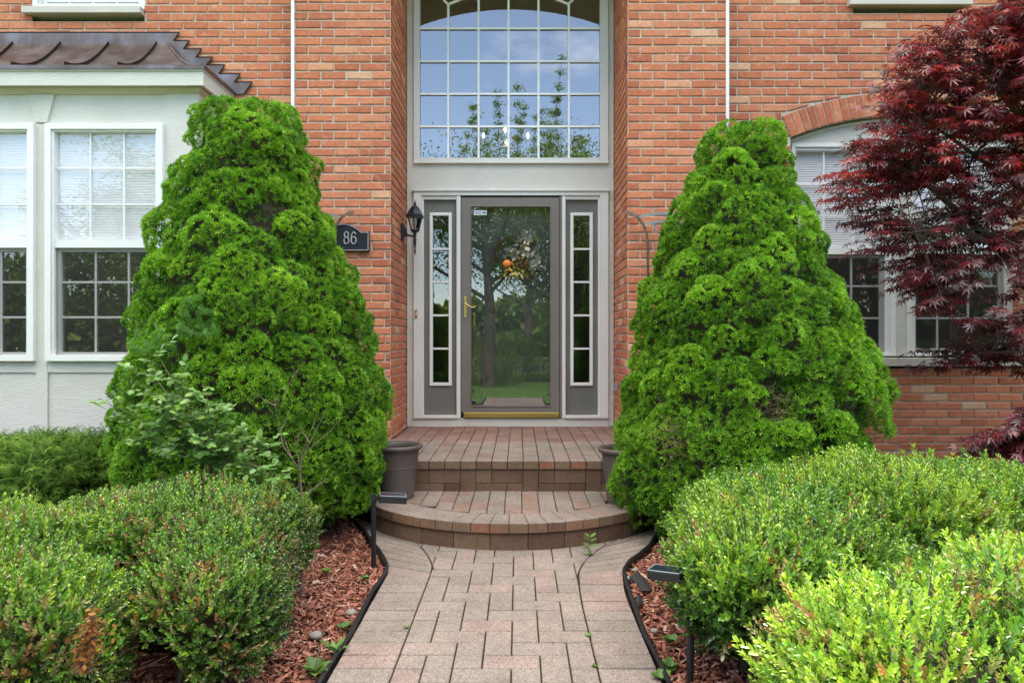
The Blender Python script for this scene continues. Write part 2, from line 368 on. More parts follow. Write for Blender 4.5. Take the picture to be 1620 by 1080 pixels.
# ------------------------------------------------------------------ edging strips
def edging(O, s, label):
    bb = B(); ys = np.concatenate([np.arange(-1.2, 3.0, .2), np.arange(3.0, 4.22, .05)])
    pts = [Vector((interp(O, y)+s*(.014+.006*math.sin(y*9)), y, 0)) for y in ys]
    for a, h, t in ((0, .012, .006), (0, .012, .006)): pass
    bb.tube([p+Vector((0, 0, .012)) for p in pts], [.009+.0015*math.sin(i*1.7) for i in range(len(pts))], 8)
    for k in range(len(pts)-1):
        p, q = pts[k], pts[k+1]; n = Vector((s*.004, 0, 0))
        bb.add([p-n+Vector((0,0,-.06)), q-n+Vector((0,0,-.06)), q-n+Vector((0,0,.008)), p-n+Vector((0,0,.008)), p+n+Vector((0,0,-.06)), q+n+Vector((0,0,-.06)), q+n+Vector((0,0,.008)), p+n+Vector((0,0,.008))],
               [(0, 1, 2, 3), (4, 5, 6, 7)])
    tag(bb.build('lawn_edging', BLACKP, smooth=True), label, 'edging', 'plastic edging strips along the path')
edging(OL, -1, 'black plastic edging strip along the left side of the paver path')
edging(OR_, 1, 'black plastic edging strip along the right side of the paver path')

# ------------------------------------------------------------------ steps
steps = empty('porch_steps', (-.05, 4.4, 0), 'brick paver porch landing with a rounded lower step in front of the door', 'steps')
CX, CY, EA, EB = -.05, 4.45, .92, .80
def ell(t, off=0): return (CX+(EA-off)*math.cos(t), CY-(EB-off)*math.sin(t))
def arc_pts(off, step):
    ts = np.linspace(0, math.pi, 721); pts = [ell(t, off) for t in ts]; L_ = [0]
    for k in range(1, len(pts)): L_.append(L_[-1]+math.dist(pts[k], pts[k-1]))
    n = round(L_[-1]/step); return [float(np.interp(i*L_[-1]/n, L_, ts)) for i in range(n+1)]
b = B(); tz = .148
for k, (t0, t1) in enumerate(zip(arc_pts(0, .104)[:-1], arc_pts(0, .104)[1:])):
    e = .0016/.8; t0 += e; t1 -= e
    poly = [ell(t0), ell(t1), ell(t1, .2), ell(t0, .2)]
    v = random.random()**1.2
    n_ = Vector((0, 0, 1))
    b.slab([(x, y, tz+random.uniform(-.001, .001)) for x, y in poly], n_, .006, .003, .003, 0, v)
    # the vertical cap face, its own slab
    (x0, y0), (x1, y1) = ell(t0), ell(t1); nn = Vector(((y1-y0), -(x1-x0), 0)).normalized()
    if nn.y > 0: nn = -nn
    b.slab([(x0, y0, .094), (x1, y1, .094), (x1, y1, tz-.004), (x0, y0, tz-.004)], nn, .02, .002, .002, 1, random.choice([.2, .3, .4, .5, .7, .8, .9, 1]))
ts = arc_pts(.014, .2)
for t0, t1 in zip(ts[:-1], ts[1:]):
    v = random.random()*.8; sub = 3
    for q in range(sub):
        a0 = t0+(t1-t0)*q/sub+(.002 if q == 0 else 0); a1 = t0+(t1-t0)*(q+1)/sub-(.002 if q == sub-1 else 0)
        (x0, y0), (x1, y1) = ell(a0, .014), ell(a1, .014); nn = Vector((y1-y0, -(x1-x0), 0)).normalized()
        if nn.y > 0: nn = -nn
        b.slab([(x0, y0, -.02), (x1, y1, -.02), (x1, y1, .0915), (x0, y0, .0915)], nn, .02, .0005, .001, 1, v)
inner = [ell(t, .045) for t in np.linspace(0, math.pi, 60)]
n = len(inner); b.add([(x, y, -.02) for x, y in inner]+[(x, y, tz-.007) for x, y in inner], [tuple(range(n, 2*n))]+[(i, i+1, n+i+1, n+i) for i in range(n-1)], 2)
def inner_y(x):
    u = (x-CX)/(EA-.203)
    return CY-(EB-.203)*math.sqrt(max(0, 1-u*u))
for i in range(-8, 9):
    x0 = CX+i*U+GAP-.03; x1 = x0+U-2*GAP
    if x0 < CX-.715 or x1 > CX+.715: continue
    ya, yb = inner_y(x0), inner_y(x1); y = 4.45-random.choice([0, .05, .1]); top = 4.45
    while top > min(ya, yb):
        ln = random.choice([.2, .2, .2, .1]); lo = top-ln
        if top == 4.45: lo = 4.45-random.choice([.08, .14, .2])
        a, c = max(lo+GAP, ya), max(lo+GAP, yb)
        if top-GAP > max(a, c)+.01: flat_slab(b, [(x0, a), (x1, c), (x1, top-GAP), (x0, top-GAP)], tz, 0, random.choice([.1, .2, .3, .5, .6, .95, 1]), depth=.006)
        top = lo
b.build('lower_step', [PAVER, BLOCK, JOINT], steps)
# upper landing
b = B(); pz = .348; PY = 4.423; XL, XR = -1.09, .95
b.box(XL+.02, XR-.02, PY+.025, 5.42, 0, pz-.008, 2); b.box(-1.012, .866, 5.42, 6.22, 0, pz-.008, 2)
ncol = 20; wcol = (XR-XL)/ncol
for i in range(ncol):
    x0 = XL+i*wcol+GAP; x1 = x0+wcol-2*GAP
    b.slab([(x0, PY, pz), (x1, PY, pz), (x1, PY+.1, pz), (x0, PY+.1, pz)], (0, 0, 1), .006, .003, .003, 0, .4+.4*random.random())
    b.slab([(x0, PY, pz-.055), (x1, PY, pz-.055), (x1, PY, pz-.004), (x0, PY, pz-.004)], (0, -1, 0), .02, .002, .002, 1, random.choice([.2, .5, .6, .7, 1]))
    y = PY+.102-(.1 if i % 2 else 0)
    lim = 5.42 if (x0 < -1.012 or x1 > .866) else 6.222
    while y < lim:
        a, c = max(y, PY+.102), min(y+.2, lim)
        if c-a > .02: flat_slab(b, [(x0, a+GAP), (x1, a+GAP), (x1, c-GAP), (x0, c-GAP)], pz, 3 if a > 5.2 else 0, random.random(), depth=.006)
        y += .2
x = -.378-.408*2
while x < XR:
    def bl(xa, xb, za, zb, v):
        xa, xb = max(xa, XL+.01), min(xb, XR-.01)
        if xb-xa > .01: b.slab([(xa+.0015, PY+.012, za+.0015), (xb-.0015, PY+.012, za+.0015), (xb-.0015, PY+.012, zb-.0015), (xa+.0015, PY+.012, zb-.0015)], (0, -1, 0), .02, .002, .002, 1, v)
    r = random.random
    bl(x, x+.102, .14, .292, r()*.7); bl(x+.102, x+.204, .2, .292, r()*.8); bl(x+.204, x+.408, .2, .292, r()*.8)
    bl(x+.102, x+.306, .14, .2, r()*.6); bl(x+.306, x+.408, .14, .2, r()*.6); x += .408
for sx, nn in ((XL, -1), (XR, 1)):
    yy = PY+.03
    while yy < 5.4:
        for k in range(4): b.slab([(sx, yy, .0+k*.088), (sx, min(yy+.2, 5.42)-.003, k*.088), (sx, min(yy+.2, 5.42)-.003, k*.088+.085), (sx, yy, k*.088+.085)], (nn, 0, 0), .02, .002, .002, 1, random.random()*.8)
        yy += .2
b.build('landing', [PAVER, BLOCK, JOINT, PAVRED], steps)

# ------------------------------------------------------------------ the house
S1, S2, S3, S4 = 199.0, 173.5, 193.2, 210.5          # pixels per metre of the photo at each wall plane
Y1, Y2, Y3, Y4 = 1080/S1, 1080/S2, 1080/S3, 1080/S4
house = empty('brick_house', (0, Y1, 0), 'two storey red brick house with arched entrance, white trim and copper bay roof', 'house')
CH = .0677; BL = .2032; JT = .0115; ZT = 5.75
def brick_wall(b, org, ud, nrm, width, z0, z1, excl=None, phase=0.0, arch=None):
    org, ud, nrm = Vector(org), Vector(ud), Vector(nrm); i = 0; z = z0
    while z < z1-.01:
        zt = min(z+CH, z1); ex = excl(z, zt) if excl else []
        segs = []; cur = 0
        for a, c in sorted(ex):
            if a > cur: segs.append((cur, a))
            cur = max(cur, c)
        if cur < width: segs.append((cur, width))
        segm = list(segs)
        if arch and z > arch.ez: segs = [(0, width)] if not (zt > urz-.06 and arch is A2) else segs
        for a, c in segm:
            p0 = org+ud*a; p1 = org+ud*c; mm = -nrm*.0085
            b.add([p0+mm+Vector((0, 0, z)), p1+mm+Vector((0, 0, z)), p1+mm+Vector((0, 0, zt)), p0+mm+Vector((0, 0, zt))], [(0, 1, 2, 3)], 1)
        st = -BL+phase+(BL/2 if i % 2 else 0)+random.uniform(-.004, .004); k = 0
        while st+k*BL < width:
            u0 = st+k*BL+JT/2; u1 = u0+BL-JT; k += 1
            for a, c in segs:
                e0, e1 = max(u0, a+(0 if a == 0 else .004)), min(u1, c-(0 if c == width else .004))
                if e1-e0 < .025: continue
                q = random.uniform(-.0015, .0015); jx = lambda: random.uniform(-.0032, .0032)
                v = min(1, max(0, random.gauss(.52, .125))); v = random.uniform(.9, 1) if random.random() < .045 else v
                if e1-e0 < BL*.7 and random.random() < .5: v *= .45
                zb, zu = z+JT/2, zt-JT/2
                zl = zr_ = zb
                if arch and z > arch.ez and z < arch.ez+1:
                    ext = lambda u: arch.zc+math.sqrt(max(0, (arch.R+arch.t+.008)**2-(org.x+u-arch.xc)**2)) if abs(org.x+u-arch.xc) < arch.R else -1
                    za_, zb_ = ext(e0), ext(e1)
                    if za_ > zu-.008 and zb_ > zu-.008: continue
                    cut = lambda: math.sqrt(max(0, (arch.R+arch.t+.008)**2-(zu-.004-arch.zc)**2))
                    if za_ > zu-.004: e0 = arch.xc+cut()-org.x; za_ = zu-.006
                    if zb_ > zu-.004: e1 = arch.xc-cut()-org.x; zb_ = zu-.006
                    if e1-e0 < .02: continue
                    zl, zr_ = max(zb, za_), max(zb, zb_)
                cs = [org+ud*(e0+jx())+Vector((0, 0, zl+jx()*.5)), org+ud*(e1+jx())+Vector((0, 0, zr_+jx()*.5)), org+ud*(e1+jx())+Vector((0, 0, zu+jx()*.7)), org+ud*(e0+jx())+Vector((0, 0, zu+jx()*.7))]
                b.slab([p+nrm*q for p in cs], nrm, .014, .005, .0045, 0, v, .0011)
        z += CH; i += 1
class Arch:
    def __init__(s, x0, x1, zs, rise, t=.2):
        s.x0, s.x1, s.zs, s.rise, s.t = x0, x1, zs, rise, t; s.h = (x1-x0)/2; s.xc = (x0+x1)/2
        s.R = (s.h**2+rise**2)/(2*rise); s.zc = zs+rise-s.R; s.a0 = math.asin(s.h/s.R)
        s.ex = (s.R+t)*math.sin(s.a0); s.ez = s.zc+(s.R+t)*math.cos(s.a0)
    def hw(s, z):          # half width of opening plus ring at height z
        if z <= s.zs: return s.h
        if z < s.ez: return s.h+(s.ex-s.h)*(z-s.zs)/(s.ez-s.zs)
        d = (s.R+s.t)**2-(z-s.zc)**2
        return math.sqrt(d) if d > 0 else 0
    def ring(s, b, y, nv, back):
        for k in range(nv):
            a0 = -s.a0+2*s.a0*k/nv+.0045/s.R; a1 = -s.a0+2*s.a0*(k+1)/nv-.0045/s.R
            pt = lambda a, r: Vector((s.xc+r*math.sin(a), y, s.zc+r*math.cos(a)))
            b.slab([pt(a0, s.R), pt(a1, s.R), pt(a1, s.R+s.t-.006), pt(a0, s.R+s.t-.006)], (0, -1, 0), .013, .0035, .003, 0, min(1, max(0, random.gauss(.45, .18))), .0012)
        n = 24; vs = []
        for k in range(n+1):
            a = -s.a0+2*s.a0*k/n
            for r in (s.R, s.R+s.t+.10): vs.append((s.xc+r*math.sin(a), y+.0072, s.zc+r*math.cos(a)))
            vs.append((s.xc+s.R*math.sin(a), back, s.zc+s.R*math.cos(a)))
        b.add(vs, [(3*k, 3*k+3, 3*k+4, 3*k+1) for k in range(n)]+[(3*k, 3*k+2, 3*k+5, 3*k+3) for k in range(n)], 1)
    def z_at(s, x): return s.zc+math.sqrt(max(0, s.R**2-(x-s.xc)**2))
RX0, RX1 = -1.016, .870
A2 = None; urz = 9
A1 = Arch(RX0, RX1, 4.37, .17)
cx0, cx1 = WX(463, S1), WX(1152, S1)
b = B()
def ex1(z, zt):
    h = A1.hw((z+zt)/2); return [(A1.xc-h-cx0, A1.xc+h-cx0)] if h > 0 else []
brick_wall(b, (cx0, Y1, 0), (1, 0, 0), (0, -1, 0), cx1-cx0, -.05, ZT, ex1, .02, A1)
A1.ring(b, Y1, 28, Y2)
brick_wall(b, (RX0, Y1+.014, 0), (0, 1, 0), (1, 0, 0), Y2-Y1-.014, .30, 4.42, None, .09)
brick_wall(b, (RX1, Y2, 0), (0, -1, 0), (-1, 0, 0), Y2-Y1-.014, .30, 4.42, None, .06)
b.box(cx0+.005, cx0+.02, Y1+.014, Y3+.05, -.05, ZT, 1); b.box(cx1-.02, cx1-.005, Y1+.014, Y3+.05, -.05, ZT, 1)
b.build('entrance_wall', [BRICK, MORTAR], house)
# left wall (bay behind), right wall
bx0, bx1 = -4.75, WX(312, S4)
ulx0, ulx1, ulz = WX(50, S3), WX(228, S3), WZ(14, S3)
urx0, urx1, urz = WX(1350, S3), WX(1524, S3), WZ(1, S3)
WXL, WXR = -6.2, 6.2
def ex2(z, zt):
    o = []
    if z > .6 and z < 2.9: o.append((bx0+.15-WXL, bx1-.15-WXL))
    if zt > ulz-.06 and z < 5.2: o.append((ulx0-WXL, ulx1-WXL))
    return o
b = B(); brick_wall(b, (WXL, Y3, 0), (1, 0, 0), (0, -1, 0), cx0-WXL+.004, -.05, ZT, ex2, .1)
b.build('left_wall', [BRICK, MORTAR], house)
A2 = Arch(WX(1251, S3), WX(1613, S3), WZ(217, S3), .185, .19)
def ex3(z, zt):
    o = []; zm = (z+zt)/2; u0 = cx1-.004
    if zm > WZ(577, S3): 
        h = A2.hw(zm)
        if h > 0: o.append((A2.xc-h-u0, A2.xc+h-u0))
    if zt > urz-.06 and z < 5.3: o.append((urx0-u0, urx1-u0))
    return o
b = B(); brick_wall(b, (cx1-.004, Y3, 0), (1, 0, 0), (0, -1, 0), WXR-cx1+.004, -.05, ZT, ex3, .03, A2)
A2.ring(b, Y3, 30, Y3+.1)
for xx, sg in ((A2.x0, 1), (A2.x1, -1)):      # brick reveals at the window jambs
    brick_wall(b, (xx, Y3+.014 if sg > 0 else Y3+.09, 0), (0, sg, 0), (sg, 0, 0), .076, WZ(577, S3), A2.zs, None, .1)
b.build('right_wall', [BRICK, MORTAR], house)
b = B()
b.box(WXL, WXL+.2, Y3+.02, 14, -.05, ZT); b.box(WXR-.2, WXR, Y3+.02, 14, -.05, ZT); b.box(WXL+.2, WXR-.2, 13.8, 14, -.05, ZT)
b.build('side_wall', MORTAR, house)
# roof, soffit, gutter
b = B(); ey, ez = 5.02, 5.82
b.add([(-6.7, ey, ez), (6.7, ey, ez), (6.7, 9.8, ez+3.3), (-6.7, 9.8, ez+3.3), (6.7, 14.6, ez), (-6.7, 14.6, ez)], [(0, 1, 2, 3), (3, 2, 4, 5)])
b.add([(-6.7, ey, ez-.02), (-6.7, 14.6, ez-.02), (-6.7, 9.8, ez+3.3), (6.7, ey, ez-.02), (6.7, 14.6, ez-.02), (6.7, 9.8, ez+3.3)], [(0, 1, 2), (3, 4, 5)], 1)
b.box(-6.69, 6.69, ey+.03, 14.5, ez-.06, ez-.03, 1); b.box(-6.7, 6.7, ey-.02, ey+.03, ez-.2, ez-.005, 1)
b.build('roof', [ROOFM, TRIM], house)
b = B(); b.tube([(-6.7, ey-.075, ez-.05), (6.7, ey-.075, ez-.05)], .055, 10); b.build('gutter', VINYL, house)
# interior rooms
b = B(); b.box(-6, 6, 10.5, 10.6, .35, 5.6, 0); b.box(-6, -1.9, 5.75, 10.5, .3, .35, 1); b.box(-1.9, 6, 6.4, 10.5, .3, .35, 1)
b.box(-1.95, -1.85, 6.35, 10.5, .35, 5.6, 0); b.box(1.5, 1.6, 6.35, 10.5, .35, 5.6, 0); b.box(-6, -1.95, 5.75, 10.5, 2.95, 3.1, 0); b.box(1.6, 6, 5.75, 10.5, 3.1, 3.2, 0)
b.build('interior', [INT, INTF], house)
# corner trim strips
for px, nm in ((463.5, 0), (1150.5, 0)):
    xx = WX(px, S1); b = B().box(xx-.0125, xx+.0125, Y1-.012, Y1+.013, .0, ZT, 0)
    b.build('corner_strip', VINYL, house, bevel=.002)

# ---- windows
def zig_blind(b, x0, x1, z0, z1, y, pitch):
    n = int((z1-z0)/(pitch/2)); vs = []
    for k in range(n+1):
        z = z1-k*pitch/2; yy = y+(.0025 if k % 2 else -.0015); vs += [(x0, yy, z), (x1, yy, z)]
    b.add(vs, [(2*k, 2*k+1, 2*k+3, 2*k+2) for k in range(n)]); b.box(x0, x1, y-.008, y+.012, vs[-1][2]-.02, vs[-1][2]); return b
def dh_window(x0, x1, z0, z1, y, zm0, zm1, casing, gx0, gx1, gtop, gbot, mu, mu_z, ml, ml_z, glass=GLASS, blind_z=None, pitch=.019, mat_=VINYL, screen=True, name='window'):
    """casing outline x0..x1,z0..z1; glass gx0..gx1; zm0..zm1 meeting rail"""
    b = B(); b.ring(x0, x1, z0, z1, casing, y-.022, y+.06); 
    b.box(x0+casing, gx0, y-.006, y+.055, z0+casing, z1-casing); b.box(gx1, x1-casing, y-.006, y+.055, z0+casing, z1-casing)
    if z1-casing > gtop+.002: b.box(gx0, gx1, y-.006, y+.055, gtop, z1-casing)
    w_ = b.build(name, mat_, house, bevel=.0025)
    b = B(); b.box(gx0, gx1, y+.004, y+.05, zm0, zm1)
    for X in mu: b.box(X-.006, X+.006, y+.018, y+.026, zm1, gtop)
    for Z in mu_z:
        xs = [gx0]+list(mu)+[gx1]
        for a, c in zip(xs[:-1], xs[1:]): b.box(a+(.006 if a != gx0 else 0), c-(.006 if c != gx1 else 0), y+.019, y+.025, Z-.006, Z+.006)
    b.build('upper_sash', mat_, w_)
    b = B(); f = .028; b.ring(gx0+.002, gx1-.002, gbot, zm0, f, y+.03, y+.055, tb=f)
    for X in ml: b.box(X-.008, X+.008, y+.038, y+.048, gbot+f, zm0-f)
    for Z in ml_z:
        xs = [gx0+f]+list(ml)+[gx1-f]
        for a, c in zip(xs[:-1], xs[1:]): b.box(a+.008*(a != gx0+f), c-.008*(c != gx1-f), y+.039, y+.047, Z-.008, Z+.008)
    b.build('lower_sash', mat_, w_, bevel=.002)
    b = B(); b.add([(gx0, y+.03, zm1), (gx1, y+.03, zm1), (gx1, y+.03, gtop), (gx0, y+.03, gtop)], [(0, 1, 2, 3)]); b.build('pane', GLASSU, w_); b = B()
    b.add([(gx0+f, y+.051, gbot+f), (gx1-f, y+.051, gbot+f), (gx1-f, y+.051, zm0-f), (gx0+f, y+.051, zm0-f)], [(0, 1, 2, 3)]); b.build('pane', glass, w_)
    if screen:
        b = B(); b.add([(gx0, y+.016, gbot), (gx1, y+.016, gbot), (gx1, y+.016, zm0), (gx0, y+.016, zm0)], [(0, 1, 2, 3)]); b.build('screen', SCREEN, w_)
    if blind_z: zig_blind(B(), gx0-.02, gx1+.02, blind_z, z1, y+.048, pitch).build('blind', BLIND, w_)
    return w_
# bay windows (left) at plane Y4
def bay_win(dx, blind=True):
    q = lambda px: WX(px+dx, S4); zz = lambda py: WZ(py, S4)
    dh_window(q(75), q(260.5), zz(571), zz(197), Y4-.012, zz(392), zz(379.3), .045, q(88), q(247.5), zz(209.5), zz(563),
              [q(142), q(195.2)], [zz(265.7), zz(322.8)], [q(147.8), q(200.4)], [zz(446), zz(501.7)], blind_z=zz(384), pitch=.012)
bay_win(0); bay_win(-203)
# right arched window pair at Y3+.08 : scale there
YR = Y3+.085; SR = 1080/YR; rr = lambda px: WX(px, SR); rz = lambda py: WZ(py, SR)
for (a, c, ga, gc, mu) in ((1251, 1416, 1258.5, 1401, (1305, 1353)), (1434, 1609, 1447, 1590, (1490, 1539))):
    dh_window(rr(a), rr(c), rz(563), rz(228), YR, rz(402), rz(392.5), .03, rr(ga), rr(gc), rz(238.5), rz(556),
              [rr(mu[0]), rr(mu[1])], [rz(289.7), rz(339.7)], [rr(mu[0]-2.5), rr(mu[1]-2.5)], [rz(452), rz(503)], glass=GLASSR, blind_z=rz(388), pitch=.0195)
b = B(); b.box(rr(1416)+.001, rr(1434)-.001, YR-.01, YR+.06, rz(563), rz(228))
arc = [(A2.x0+(A2.x1-A2.x0)*k/20, 0) for k in range(21)]
poly = [(A2.x0, rz(228)+.001)]+[(x, A2.z_at(x)-.004) for x, _ in arc]+[(A2.x1, rz(228)+.001)]
b.prism(poly[::-1], YR-.012, YR+.05)
b.box(rr(1609), A2.x1, YR-.008, YR+.05, rz(563), rz(228)-.001); b.box(A2.x0, rr(1251), YR-.008, YR+.05, rz(563), rz(228)-.001)
b.build('arch_panel', BOARD, house)
pts = [Vector((x, YR-.018, A2.z_at(x)-.022)) for x, _ in arc]
B().tube(pts, .014, 6).build('arch_moulding', TRIM, house)
b = B().box(A2.x0-.03, A2.x1+.03, Y3-.035, YR+.05, WZ(579, S3), WZ(566, S3)); b.build('window_sill', SILL, house, bevel=.004)
# upper floor windows
def up_win(x0, x1, z0, sx0, sx1, zt):
    m = (z0+zt)/2; n = 4; xs = [x0+.07+(x1-x0-.14)*k/n for k in (1, 2, 3)]
    dh_window(x0, x1, z0, zt, Y3+.03, m-.02, m+.02, .04, x0+.05, x1-.05, zt-.05, z0+.045, xs, [m+.25], xs, [z0+.3], blind_z=z0+.1, pitch=.02, screen=False)
    b = B().box(sx0, sx1, Y3-.05, Y3+.1, z0-.055, z0-.001); b.build('window_sill', SILL, house, bevel=.004)
up_win(ulx0, ulx1, ulz, WX(40, S3), WX(227, S3), 5.2)
up_win(urx0, urx1, urz, WX(1340, S3), WX(1533, S3), 5.3)

# ---- bay box
q = lambda px: WX(px, S4); zz = lambda py: WZ(py, S4)
b = B(); T = .03
b.box(q(260.5), q(312), Y4, Y4+T, 0, zz(149)); b.box(q(57), q(75), Y4, Y4+T, 0, zz(197))               # corner board, mullion
b.box(q(-146), q(-128), Y4, Y4+T, 0, zz(197)); b.box(bx0, q(-146), Y4, Y4+T, 0, zz(149))
b.box(q(-128), q(57), Y4+.002, Y4+T, zz(589), zz(571)); b.box(q(75), q(260.5), Y4+.002, Y4+T, zz(589), zz(571))
b.box(q(-128), q(57), Y4+.014, Y4+T, 0, zz(589)); b.box(q(75), q(260.5), Y4+.014, Y4+T, 0, zz(589))
b.box(q(-146), q(260.5), Y4+.012, Y4+T, zz(197), zz(149))
kz0, kz1 = zz(194), zz(150)
for kx in (65.5,):
    b.prism([(q(kx-9.5), kz0), (q(kx+9.5), kz0), (q(kx+20.5), kz1), (q(kx-20.5), kz1)], Y4-.006, Y4+.0125)
b.box(bx1-T, bx1-.001, Y4+T, Y3+.02, 0, zz(149)); b.box(bx0, bx0+T, Y4+T, Y3+.02, 0, zz(149))
b.box(bx1, bx1+.012, Y4+.0, Y4+.09, 0, zz(149)-.001)
b.build('bay_wall', BOARD, house, bevel=.002)
# cove + fascia band
b = B()
def band(off, z0, z1, m=0):
    b.box(bx0-off, bx1+off, Y4-off, Y4-off+.03, z0, z1, m); b.box(bx1+off-.03, bx1+off, Y4-off+.03, Y3-.009, z0, z1, m)
def cove(o0, z0, o1, z1, n=5, m=1):
    for k in range(n):
        t = (k+.5)/n; o = o0+(o1-o0)*t; a, c = z0+(z1-z0)*k/n, z0+(z1-z0)*(k+1)/n
        band(o, a, c-.0005, m)
fz0, fz1 = WZ(135, 1080/5.045), WZ(113, 1080/5.045)
cove(.004, zz(149), .05, fz0, 6); band(.085, fz0, fz1, 0); band(.095, fz1+.0005, fz1+.018, 0)
b.build('fascia', [BOARD, CREAM], house)
# copper roof: concave, hipped on the right
ex_, ey_, ez_ = bx1+.10, Y4-.10, WZ(103, 1080/5.03); tz_ = WZ(68, S3); run = Y3-ey_
b = B(); NP = 14; prof = [(run*t, ez_+(tz_-ez_)*(t**1.9*.85+.15*t)) for t in np.linspace(0, 1, NP)]
fl = []
for d, z in prof: fl.append([(bx0-.1+d, ey_+d, z), (ex_-d, ey_+d, z), (ex_-d, Y3-.005, z)])
for k in range(NP-1):
    a, c = fl[k], fl[k+1]
    b.add([a[0], a[1], c[1], c[0]], [(0, 1, 2, 3)]); b.add([a[1], a[2], c[2], c[1]], [(0, 1, 2, 3)])
b.box(bx0-.1, ex_, ey_-.004, ey_+.012, ez_-.03, ez_-.001); b.box(ex_-.012, ex_+.004, ey_+.012, Y3-.01, ez_-.03, ez_-.001)
b.box(bx0-.09, ex_-.01, ey_+.013, Y3-.01, ez_-.028, ez_-.02)
roof_c = b.build('copper_roof', [COPPER], house)
b = B()
def seam(pts, h=.028, t=.006):
    for k in range(len(pts)-1):
        p, r_ = Vector(pts[k]), Vector(pts[k+1]); d = (r_-p).normalized(); sd_ = d.cross(Vector((0, 0, 1))).normalized()*t/2; up = Vector((0, 0, h))
        b.add([p-sd_, p+sd_, r_+sd_, r_-sd_, p-sd_+up, p+sd_+up, r_+sd_+up, r_-sd_+up], [(4, 5, 6, 7), (0, 4, 7, 3), (1, 2, 6, 5), (0, 1, 5, 4)])
for k in range(5):
    X = -2.955-.392*k; b = B(); seam([(X, ey_+d, z) for d, z in prof]); b.build('seam', COPPERD, roof_c)
b = B(); b.tube([(ex_-d, ey_+d, z+.008) for d, z in prof], .011, 6); b.build('hip_cap', COPPER, roof_c)
zg = [(-80, 205), (1100, 205), (1065, 255), (1162, 255), (1125, 305), (1235, 305), (1200, 355), (1303, 355), (1265, 402), (1378, 402), (1340, 455), (1472, 455), (1435, 508), (1545, 505), (1495, 575), (1450, 580), (1000, 300), (-80, 300)]
poly = [(WX(a/3.857, S3), WZ(c/3.857, S3)) for a, c in zg]; poly[0] = (bx0-.1, poly[0][1]); poly[-1] = (bx0-.1, poly[-1][1])
b = B(); b.prism(poly[::-1], Y3-.018, Y3-.008)
b.build('flashing', COPPER, roof_c)
b = B()
for (a, c), (d, e) in zip(poly[:-4], poly[1:-3]):
    b.tube([(a, Y3-.017, c), (d, Y3-.017, e)], .005, 5)
b.build('flashing_bead', COPPERD, roof_c)

# ---- entrance: boards, transom, doors
q2 = lambda px: WX(px, S2); z2 = lambda py: WZ(py, S2)
b = B()
b.box(RX0+.002, q2(655), Y2, Y2+.06, pz-.004, 4.6); b.box(q2(962), RX1-.002, Y2, Y2+.06, pz-.004, 4.6)
b.box(q2(655), q2(962), Y2+.002, Y2+.06, z2(304), z2(259)); b.box(q2(655), q2(962), Y2-.012, Y2+.06, pz-.003, z2(661))
b.build('entrance_board', BOARD, house)
b = B()   # casing around the door unit and the two mullion posts
zb, zt_ = z2(661), z2(304)
b.box(q2(655), q2(667), Y2-.03, Y2+.05, zb, zt_); b.box(q2(949.5), q2(962), Y2-.03, Y2+.05, zb, zt_)
b.box(q2(667), q2(949.5), Y2-.03, Y2+.05, z2(310), zt_); b.box(q2(653), q2(964), Y2-.045, Y2-.0, zt_+.001, zt_+.02)
b.box(q2(722.5), q2(729), Y2-.022, Y2+.05, zb, z2(310)); b.box(q2(889), q2(894.5), Y2-.022, Y2+.05, zb, z2(310))
b.box(q2(667), q2(670.5), Y2-.012, Y2+.05, zb, z2(310)); b.box(q2(946), q2(949.5), Y2-.012, Y2+.05, zb, z2(310))
b.box(q2(670.5), q2(722.5), Y2-.012, Y2+.05, z2(316), z2(310)); b.box(q2(894.5), q2(946), Y2-.012, Y2+.05, z2(316), z2(310))
b.box(q2(667), q2(722.5), Y2-.03, Y2+.05, zb, z2(656.5)); b.box(q2(894.5), q2(949.5), Y2-.03, Y2+.05, zb, z2(656.5))
b.build('door_casing', TRIM, house, bevel=.003)
for (x0, x1, a0, a1) in ((670.5, 722.5, 679.5, 714.5), (894.5, 946, 902.5, 938)):
    b = B(); X0, X1, Z0, Z1 = q2(x0), q2(x1), z2(656.5), z2(316); A0, A1_, C0, C1 = q2(a0), q2(a1), z2(610), z2(336)
    b.box(X0, A0, Y2+.02, Y2+.05, Z0, Z1); b.box(A1_, X1, Y2+.02, Y2+.05, Z0, Z1); b.box(A0, A1_, Y2+.02, Y2+.05, Z0, C0); b.box(A0, A1_, Y2+.02, Y2+.05, C1, Z1)
    s_ = b.build('sidelight', GREY, house)
    b = B(); b.ring(A0, A1_, C0, C1, .028, Y2+.004, Y2+.045)
    for yy in (393.6, 446, 498.8, 551.5): b.box(A0+.028, A1_-.028, Y2+.014, Y2+.03, z2(yy)-.009, z2(yy)+.009)
    b.build('frame', VINYL, s_, bevel=.003)
    b = B(); b.add([(A0+.02, Y2+.036, C0+.02), (A1_-.02, Y2+.036, C0+.02), (A1_-.02, Y2+.036, C1-.02), (A0+.02, Y2+.036, C1-.02)], [(0, 1, 2, 3)]); b.build('pane', GLASS2, s_)
